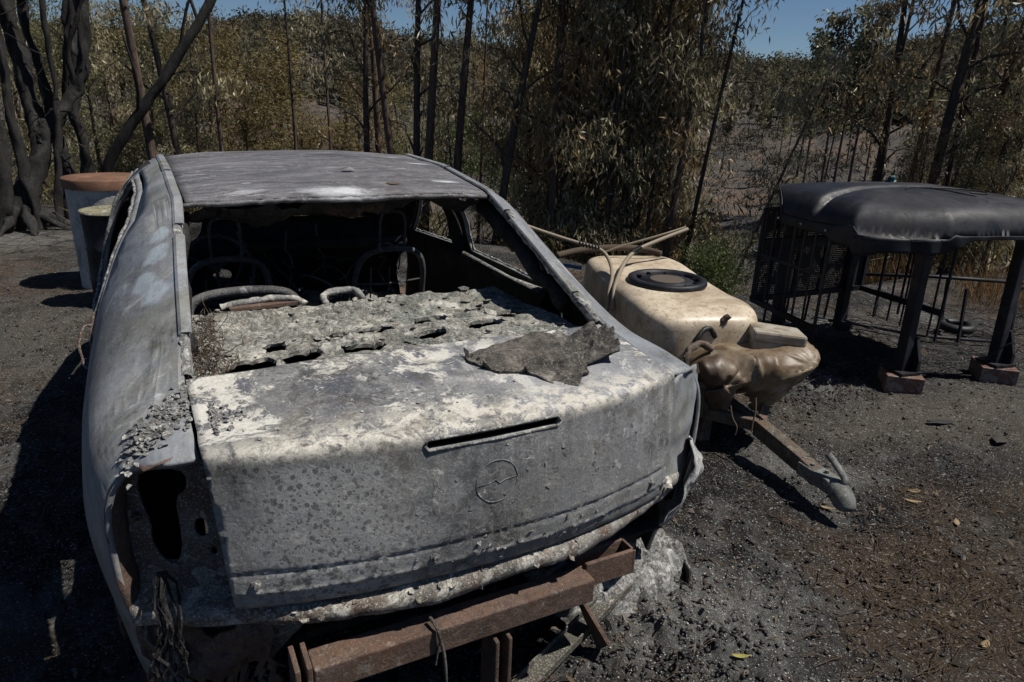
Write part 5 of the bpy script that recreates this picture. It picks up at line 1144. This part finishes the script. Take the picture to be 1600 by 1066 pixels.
m = MB().lathe([(.215, -.01), (.22, .0), (.218, .018), (.205, .024), (.178, .022), (.172, .004), (.168, -.004), (.15, -.004), (.146, .008), (.10, .010), (.096, .014), (.0, .014)], (lx, ly, lz), 48); lidw = m.build('screw_lid', M_['black'], wt, True)
m = MB()
for k in range(10):
    a_ = 2*PI*k/10; m.box((lx+.16*math.cos(a_), ly+.16*math.sin(a_), lz+.006), (.03, .008, .02), Matrix.Rotation(a_, 3, 'Z'))
o = m.build('lid_rib', M_['black'], lidw); 
sl = NT('dusty_lid_disc', .7, .2); sl.col(sl.mix(sl.noise(9, 5, .6), (.035, .035, .036), (.13, .10, .075))); o = MB().lathe([(.095, .0145), (.05, .0165), (0, .0165)], (lx, ly, lz), 40).build('lid_disc', sl.m, lidw, True)
# debris caught in the lid groove
# spray hoses and clips lying across the tank
hs = thing('spray_hose', 'pale spray hoses looped over the back of the cream tank', 'hose', (1.75, 2.2, .62)); HI = Matrix.Translation((-1.75, -2.2, -.62))
for nm_, p, r in (('hose', [(1.15, 2.55, .92), (1.42, 2.42, .82), (1.62, 2.25, .755), (1.74, 2.17, .73), (1.78, 2.12, .68), (1.70, 1.95, .62), (1.60, 1.84, .56), (1.57, 1.80, .46)], .011),
                 ('hose', [(2.38, 2.14, .815), (2.15, 2.12, .765), (1.95, 2.10, .715), (1.82, 2.02, .665), (1.70, 1.90, .625), (1.60, 1.80, .57), (1.575, 1.75, .48)], .012),
                 ('hose', [(2.39, 2.17, .822), (2.2, 2.2, .77), (2.0, 2.3, .70), (1.9, 2.36, .65)], .007)):
    child(MB().tube(smooth_path(p), r, 8).build(nm_, M_['hose'], None, True), hs, HI)
child(MB().tube(smooth_path([(1.60, 2.42, .64), (1.8, 2.45, .66), (2.05, 2.42, .665), (2.22, 2.36, .655), (2.28, 2.25, .64)]), .022, 8).build('suction_pipe', M_['twig'], None, True), hs, HI)
def coil(p0, p1, r, n=7):
    p0 = np.array(p0); p1 = np.array(p1); d = (p1-p0)/np.linalg.norm(p1-p0); x = np.cross(d, (0, 0, 1)); x /= np.linalg.norm(x); y = np.cross(d, x)
    return [p0+(p1-p0)*t+r*(x*math.cos(n*6.28*t)+y*math.sin(n*6.28*t)) for t in np.linspace(0, 1, n*10)]
for a_, b_ in (((1.63, 2.245, .752), (1.74, 2.17, .728)), ((2.0, 2.105, .728), (1.92, 2.085, .705))): child(MB().tube(coil(a_, b_, .014), .005, 5).build('spring_guard', M_['coal'], None, True), hs, HI)
child(MB().tube(smooth_path([(1.40, 2.35, .60), (1.55, 2.30, .615), (1.66, 2.22, .60)]), .012, 6).build('blue_pipe', plain('blue_pipe', (.03, .12, .25), .5, .3), None, True), hs, HI)

# melted cover draped over the pump at the front of the tank
mx_, my_ = 1.80, 1.03
mc = thing('melted_pump_cover', 'brown plastic cover melted over a pump box on the trailer front', 'pump cover', (mx_, my_, .22)); MI = Matrix.Translation((-mx_, -my_, -.22))
n = 230; nt = 26; ns = 34; V = []
cx0 = np.array([mx_, my_]); ax = np.array([.93, -.36]); ay = np.array([.36, .93]); hx_, hy_ = .36, .20
def top(u, w):
    z = .46+.05*u/.36
    return z
for i_ in range(n):
    th = 2*PI*i_/n; c_, s_ = math.cos(th), math.sin(th); k_ = (abs(c_/hx_)**3.2+abs(s_/hy_)**3.2)**(-1/3.2)
    for j in range(nt+ns):
        if j < nt:
            q = (j/(nt-1))**.8; u, w = c_*k_*q, s_*k_*q
            z = .475+.06*(u/hx_)-(.08 if u > 0 else .10)*q**4-.03*math.sin(3*u*5+2*w*6)*(.3+q*.4)
            z -= .07*max(0, -u/hx_-.1)*(.6+.8*math.sin(11*w))
        else:
            p_ = (j-nt+1)/ns; fold = .011*p_*(math.sin(23*th+1.2)+.7*math.sin(41*th+.4)+.8*math.sin(13*th))
            tuck = -.15*p_**1.3 if s_ < .2 else -.05*p_
            kk = k_*(1+.05*math.sin(p_*PI))+fold+tuck*.9
            u, w = c_*kk, s_*kk; z0_ = .475+.06*(c_*k_/hx_)-(.08 if c_ > 0 else .10); hem = .255+.05*math.sin(4*th+2)+.03*math.sin(9*th)-.02*(c_ < -.3)
            z = z0_+(hem-z0_)*p_**.9
        P_ = cx0+ax*u+ay*w; V.append((P_[0], P_[1], z))
V = np.array(V); V += np.stack([fbm(V, 6, 2, s) for s in (1, 2, 3)], -1)*.013
for hx0, hy0, hz0, m_, ph_, rad_, amp_ in ((1.77, .86, .27, 11, .4, .26, .017), (2.02, .92, .33, 15, 1.1, .20, .014), (1.56, .92, .36, 8, 2.0, .16, .016), (1.78, 1.12, .50, 9, .2, .2, .010)):   # creases pulled towards the points where the film stuck
    dx_2, dz_2 = V[:, 0]-hx0, V[:, 2]-hz0+(V[:, 1]-hy0)*.6; ds = np.sqrt(dx_2**2+dz_2**2+(V[:, 1]-hy0)**2*.5); an = np.arctan2(dz_2, dx_2)
    cr_ = (1-np.abs(np.sin(m_*an/2+ph_+1.5*fbm(V, 5, 2, m_))))**2*smst(ds/.05)*np.exp(-(ds/rad_)**2); V += cr_[:, None]*np.array([.1, -.75, .65])*amp_
T_ = nt+ns; F = [(i_*T_+j, ((i_+1) % n)*T_+j, ((i_+1) % n)*T_+j+1, i_*T_+j+1) for i_ in range(n) for j in range(T_-1)]
o = child(mesh('draped_cover', V, F, M_['melt'], None, True), mc, MI); solid(o, .006)
t = NT('scorched_grey_plastic', .42, .4); n1 = t.noise(6, 7, .65, .6); c = t.mix(mask(t, n1, .5, .08), (.36, .335, .28), (.25, .21, .155)); c = t.mix(t.math('MULTIPLY', mask(t, t.noise(14, 8, .7, .4, None, 5.), .2, .04), .7), c, (.10, .065, .04)); t.col(c); t.bump(t.noise(30, 5, .6), .12, .003)
m = MB().box((0, 0, 0), (.24, .20, .05)).box((0, 0, -.085), (.225, .185, .13), None, 1.0); P_ = np.array([tuple(v) for v in m.V]); m.V = [tuple(v) for v in P_+np.stack([fbm(P_, 9, 2, s) for s in (1, 2, 3)], -1)*.010]
o = m.build('pump_box', t.m, None, False, .012)
o.location = (1.985, .985, .53); o.rotation_euler = (-.10, .06, -.62); child(o, mc, MI)
for p, r in (([(1.60, 1.12, .46), (1.63, 1.13, .53), (1.70, 1.14, .55), (1.74, 1.13, .50)], .013), ([(1.72, 1.16, .50), (1.76, 1.14, .565), (1.80, 1.12, .60)], .014), ([(1.50, 1.06, .44), (1.54, 1.08, .49), (1.60, 1.09, .50), (1.66, 1.06, .47)], .017), ([(1.46, 1.02, .36), (1.45, 1.0, .46), (1.47, 1.0, .485)], .014)):
    child(MB().tube(smooth_path(p), r, 8).rough(.006, 30, 4).build('pipe_stub', M_['grime'] if r > .0135 else M_['coal'], None, True), mc, MI)
m = MB().tube(smooth_path([(1.50, .95, .42), (1.56, .90, .44), (1.62, .88, .41)]), [.05, .065, .066, .055, .02], 12); child(m.rough(.015, 14, 8).build('melted_bulge', M_['melt'], None, True), mc, MI)
V = []
for i_ in range(30):
    for j in range(14):
        th = -.4+2.6*i_/29; p_ = j/13; rr_ = .085+.012*math.sin(9*th)+.012*math.sin(p_*9); V.append((1.47+rr_*math.cos(th-2.2), .98+rr_*math.sin(th-2.2)*.7, .42-.20*p_+.02*math.sin(7*th)))
V = np.array(V); V += np.stack([fbm(V, 12, 3, s) for s in (4, 5, 6)], -1)*.016
o = child(mesh('hanging_fold', V, [(i_*14+j, (i_+1)*14+j, (i_+1)*14+j+1, i_*14+j+1) for i_ in range(29) for j in range(13)], M_['melt'], None, True), mc, MI); solid(o, .005)

# ------------------------------------------------------------------ black canopy on bricks
e1 = np.array([.98, -.2]); e2 = np.array([.2, .98]); O_ = np.array([3.23, 1.11])
def cn(a, b, z): p = O_+a*e1+b*e2; return (p[0], p[1], z)
cy = thing('canopy', 'burnt black cab canopy with a mesh rear panel standing on bricks', 'canopy', (O_[0], O_[1], 0)); CI = Matrix.Translation((-O_[0], -O_[1], 0))
def cc(o): return child(o, cy, CI)
RB = Matrix(((e1[0], e2[0], 0), (e1[1], e2[1], 0), (0, 0, 1)))
for a_ in (0.0, .71):
    cc(MB().bar(cn(a_, 0, .115), cn(a_, .02, .92), .07, .062, (0, 1, 0)).build('front_post', M_['black'], None, False, .008))
    z0 = .118; V = [cn(a_+.045+d, b, z) for d in (0, .02) for b, z in ((-.07, z0), (.08, z0), (.08, z0+.07), (.03, z0+.20), (-.02, z0+.20), (-.07, z0+.07))]
    cc(MB().add(V, [tuple(range(5, -1, -1)), tuple(range(6, 12))]+[(k, (k+1) % 6, 6+(k+1) % 6, 6+k) for k in range(6)]).build('foot_gusset', M_['black']))
    cc(MB().box(cn(a_+.01, .0, .1145), (.15, .16, .012), RB).build('foot_plate', M_['black']))
for a_, b_ in ((-.04, 1.13), (.48, 1.09)):
    cc(MB().bar(cn(a_, b_, .0), cn(a_, b_, .95), .07, .06, (0, 1, 0)).build('rear_post', M_['black'], None, False, .006))
    cc(MB().box(cn(a_+.02, b_-.02, .03), (.10, .10, .06), RB).build('post_foot', M_['black']))
zr = .30
cc(MB().bar(cn(-.42, .95, zr), cn(.64, 1.12, zr), .03, .035).build('rear_rail', M_['black']))
cc(MB().bar(cn(-.41, .95, zr), cn(-.41, .28, zr-.01), .03, .035).build('side_rail', M_['black']))
cc(MB().bar(cn(.64, 1.11, zr), cn(.69, .42, zr), .03, .038).build('side_rail', M_['black']))
for a_, b_, z0, z1, w in ((-.41, .95, .30, .93, .02), (-.41, .30, .10, .93, .014), (.69, .43, .10, .93, .014), (.66, .75, .20, .93, .012), (.65, .95, .12, .93, .012), (.64, 1.12, .30, .95, .03), (-.41, .62, .3, .93, .012), (.62, .6, .12, .5, .012)):
    cc(MB().bar(cn(a_, b_, z0), cn(a_, b_, z1), w, w, (0, 1, 0)).build('upright_bar', M_['black']))
for k in range(5):
    a_ = -.25+.2*k; cc(MB().bar(cn(a_, .98+.16*(a_+.42), .08), cn(a_+.01, .98+.16*(a_+.42), .30), .012, .012, (0, 1, 0)).build('skirt_bar', M_['black']))
# perforated rear sheet: honest holes cut by an alpha grid in the sheet's own plane
pm = NT('perforated_black_sheet', .6, .3); pm.col((.02, .02, .021))
mp = pm.n('ShaderNodeMapping'); mp.inputs['Scale'].default_value = (1, 1, 1); uvn = pm.n('ShaderNodeUVMap'); pm.L(uvn.outputs[0], mp.inputs['Vector'])
vor = pm.n('ShaderNodeTexVoronoi'); vor.inputs['Scale'].default_value = 70; vor.inputs['Randomness'].default_value = .0; pm.L(mp.outputs[0], vor.inputs['Vector'])
al = pm.ramp(vor.outputs['Distance'], [(.20, 0.0), (.22, 1.0)]); blob = pm.step(pm.noise(4, 5, .6), .48, .52)
pm.L(pm.math('MAXIMUM', al, blob), pm.b.inputs['Alpha'])
def sheet(a0, b0, a1, b1, z0, z1, nm):
    V = [cn(a0, b0, z0), cn(a1, b1, z0), cn(a1, b1, z1), cn(a0, b0, z1)]; o = cc(mesh(nm, V, [(0, 1, 2, 3)], pm.m)); L_ = math.hypot(a1-a0, b1-b0)
    uv = o.data.uv_layers.new(); 
    for k, c_ in enumerate(((0, 0), (L_, 0), (L_, z1-z0), (0, z1-z0))): uv.data[k].uv = c_
    return o
sheet(-.40, .965, .62, 1.125, .31, .93, 'mesh_panel')
for k in range(4):
    a_ = -.28+.24*k; cc(MB().bar(cn(a_, .96+.16*(a_+.4), .30), cn(a_+.03, .96+.16*(a_+.4), .93), .045 if k % 2 else .02, .012, (0, 1, 0)).build('panel_bar', M_['black']))
cc(MB().bar(cn(-.40, .95, .68), cn(.62, 1.11, .68), .02, .07).build('panel_bar', M_['black']))
# roof: two vacuum-formed humps with a crease between them
def crf(P):
    a, b = P[:, 0], P[:, 1]
    da = np.minimum(a+.46, 1.06-a); db = np.minimum(b+.14, 1.08+.079*(a+.46)-b); d = np.clip(np.minimum(np.minimum(da, db), (a+.46)*.4626+(b-.10)*.886), 0, None)
    z = .915+.165*(1-np.exp(-d/.045))+.045*smst(d/.45)+.006*np.sin(a*9)*np.sin(b*7)*0
    cr = np.abs(b-.46-.18*(a+.3)); z = z-.06*np.exp(-(cr/.03)**2)*np.clip((.75-a)/.5, 0, 1)*np.clip(d/.06, 0, 1)
    z = z+.012*np.clip((a-.1)/.3, 0, 1)*np.clip((.25-b)/.3, 0, 1)*np.exp(-d/.08)
    z = z-.02*np.exp(-((a+.12)/.22)**2-((b-.12)/.20)**2)-.03*np.clip(a-.3, 0, 1)+.003*fbm(P, 3, 2, 5)
    q = O_[None]+a[:, None]*e1+b[:, None]*e2; return np.stack([q[:, 0], q[:, 1], z], -1)
ro2 = chaikin([(-.46, .10), (-.40, .0), (-.05, -.12), (.0, -.14), (1.06, -.14), (1.06, 1.2), (-.46, 1.08)], 2)
cc(panel('canopy_roof', ro2, [], crf, .017, M_['black'], None, .02, (1, 1), -1, ctr=(3.5, 1.6, 0)))
# straight lower side of the roof pressing and the rim it is riveted to
P = resample(ro2, .035); Zt = crf(P*.998+.001); V = []; nP = len(P)
for k in range(nP):
    a_, b_ = P[k]; corner = smst((.16-a_)/.14)*smst((.34-b_)/.2); dep = .022+.035*smst((-.36-a_)/.06)+.06*corner*(1+.06*math.sin(a_*31+b_*17))
    for j in range(6): V.append((Zt[k, 0]+.004*math.sin(k*.9)*corner*j, Zt[k, 1]+.003*math.cos(k*1.3)*corner*j, Zt[k, 2]+.004-dep*j/5))
V = np.array(V); o = cc(mesh('roof_skirt', V, [(k*6+j, ((k+1) % nP)*6+j, ((k+1) % nP)*6+j+1, k*6+j+1) for k in range(nP) for j in range(5)], M_['black'], None, True)); solid(o, .006, 0)
for k in range(4): q = cn(-.462, .95-.22*k, .90); cc(MB().lathe([(0, .006), (.007, .004), (.008, 0)], (q[0]-.008, q[1]-.004, q[2]), 8, Matrix.Rotation(-PI/2, 3, 'Y')).build('rivet', M_['tubeg']))
# bars of the cage
for k in range(6):
    b_ = .42+.10*k; cc(MB().bar(cn(-.41, b_, .29), cn(-.405, b_+.01, .92), .010, .010, (0, 1, 0)).build('cage_bar', M_['black']))
for k in range(5):
    b_ = .48+.12*k; cc(MB().bar(cn(.672, b_, .12), cn(.67, b_+.01, .93), .010, .010, (0, 1, 0)).build('cage_bar', M_['black']))
cc(MB().bar(cn(-.41, .95, .62), cn(-.41, .30, .62), .012, .02).build('side_rail', M_['black']))
m = MB(); q = crf(np.array([(.36, .74)]))[0]; m.lathe([(0, .045), (.018, .042), (.026, .025), (.02, .008), (.03, 0), (.02, -.01)], q, 12); m.rough(.012, 40, 3)
tag(m.build('teal_knob', plain('teal_plastic', (.02, .09, .10), .5, .4), None, True), 'small teal plastic lump on top of the black canopy', 'plastic lump')
m = MB()
for p in ([(.1, .35), (.25, .45), (.35, .35), (.36, .2), (.42, .15)], [(.36, .42), (.5, .4), (.62, .28), (.58, .2), (.45, .22)]): m.tube(smooth_path([tuple(crf(np.array([w]))[0]+np.array([0, 0, .006])) for w in p]), .004, 5)
cc(m.build('roof_cable', M_['coal'], None, True))
# hollow bricks under the front posts
M_['brick'] = burnt('hollow_clay_brick', (.165, .082, .056), (.12, .07, .054), (.04, .032, .03), ash=(.24, .215, .195), ash_cov=.6, rust_cov=0, crust=.2, scale=2, gloss=.8)
for a_, lb in ((.0, 'hollow clay brick under the left front post of the canopy'), (.71, 'hollow clay brick under the right front post of the canopy')):
    p = cn(a_+.015, 0, 0); m = MB(); m.box((0, 0, .054), (.20, .22, .108)); b_ = m.build('clay_brick', M_['brick'], None, False, .003)
    b_.location = (p[0], p[1], -.006); b_.rotation_euler = (0, 0, -.75); tag(b_, lb, 'brick', 'bricks under the canopy')
# low pipe frame behind the canopy
pf = thing('pipe_frame', 'low charred pipe railing lying behind the canopy', 'railing', (4.6, 1.6, 0)); PF = Matrix.Translation((-4.6, -1.6, 0))
child(MB().tube([(4.15, 2.25, .36), (4.55, 1.85, .40), (4.95, 1.42, .42)], .014, 8).build('top_rail', M_['black'], None, True), pf, PF)
child(MB().tube(smooth_path([(4.93, 1.44, .34), (4.96, 1.40, .41), (5.1, 1.36, .425), (5.9, 1.2, .44)]), .013, 8).build('top_rail', M_['rust'], None, True), pf, PF)
child(MB().tube([(3.95, 2.2, .02), (4.3, 1.6, .03), (4.75, 1.28, .03)], .012, 8).build('bottom_rail', M_['black'], None, True), pf, PF)
for x, y, h in ((4.40, 1.46, .40), (4.86, 1.36, .42), (4.15, 2.2, .36), (4.65, 1.75, .40)): child(MB().bar((x, y, .0), (x+.03, y+.05, h), .022, .016, (0, 1, 0)).build('upright', M_['black']), pf, PF)
ty_ = MB().lathe([(.085, .0), (.115, .01), (.125, .035), (.115, .06), (.085, .068), (.072, .05), (.072, .015), (.085, 0)], (0, 0, 0), 32).build('small_tyre', M_['coal'], None, True); ty_.location = (4.62, 1.62, .03); tag(ty_, 'small black tyre lying behind the right canopy post', 'tyre')
m = MB().tube(smooth_path([(3.85, .98, .14), (3.92, .88, .30), (4.02, .80, .20), (4.05, .76, .0)]), .004, 5); tag(m.build('wire_loop', M_['coal'], None, True), 'thin wire loop bent over the right clay brick', 'wire')

# ------------------------------------------------------------------ scrap at the tail of the car
st = thing('metal_channel', 'dark olive metal channel strip lying on ash behind the tail', 'metal strip', (.40, .14, .03))
a0 = Vector((.10, .02, .045)); b0 = Vector((.60, .235, .075)); m = MB(); m.bar(a0, b0, .052, .006)
for s_ in (-.026, .026):
    n0 = (b0-a0).normalized().cross(Vector((0, 0, 1))); m.bar(a0+n0*s_+Vector((0, 0, .008)), b0+n0*s_+Vector((0, 0, .008)), .006, .026)
o = m.build('channel', burnt('dark_olive_strip', (.075, .07, .055), (.06, .055, .045), (.03, .03, .028), ash_cov=.1, rust_cov=.1, gloss=.45), None, False, .002); o.parent = st; o.matrix_parent_inverse = Matrix.Translation((-.40, -.14, -.03))
V = []; nx, ny = 60, 40
for j in range(ny):
    for i_ in range(nx):
        u, w = i_/(nx-1), j/(ny-1); V.append((.36+.58*u, .17+.36*w+.14*u*u-.05*u, 0))
V = np.array(V); u = (V[:, 0]-.36)/.58; w = (V[:, 1]-.17-.14*u*u+.05*u)/.36
V[:, 2] = .005+.085*smst(np.minimum(w/.30, 1))*smst(np.minimum(u/.08, 1))*smst(np.minimum((1-u)/.06, 1))+.02*fbm(V, 9, 3, 3)+.016*np.abs(fbm(V, 26, 3, 5))
V[:, 1] -= .03*np.sin(V[:, 2]*20)
o = mesh('melted_bumper', V, [(j*nx+i_, j*nx+i_+1, (j+1)*nx+i_+1, (j+1)*nx+i_) for j in range(ny-1) for i_ in range(nx-1)], M_['heap'], None, False)
tag(o, 'ash-covered melted bumper heap under the right rear corner of the car', 'debris'); solid(o, .012)
m = MB(); V = []
for i_ in range(16):
    for j in range(6): t_ = i_/15; V.append((.84+.09*t_+.003*j, .20+.16*t_, -.01+.014*j*(1-.4*t_)))
V = np.array(V); V += np.stack([fbm(V, 14, 2, s) for s in (1, 2, 3)], -1)*.012
V[:, 2] += .0
o = mesh('burnt_edge_strip', V, [(i_*6+j, (i_+1)*6+j, (i_+1)*6+j+1, i_*6+j+1) for i_ in range(15) for j in range(5)], M_['soot'], None, True); solid(o, .006); tag(o, 'curved blackened strip standing at the right end of the bumper heap', 'debris')
m = MB().bar((.36, .22, .20), (.40, .05, .05), .07, .012, (1, 0, .3)); o = m.rough(.012, 12, 2).build('bent_plate', M_['rust'], None); tag(o, 'bent rusty plate between the beam and the olive channel', 'metal plate')
print('objects', len(bpy.data.objects), 'tris', sum(len(m.polygons) for m in bpy.data.meshes))
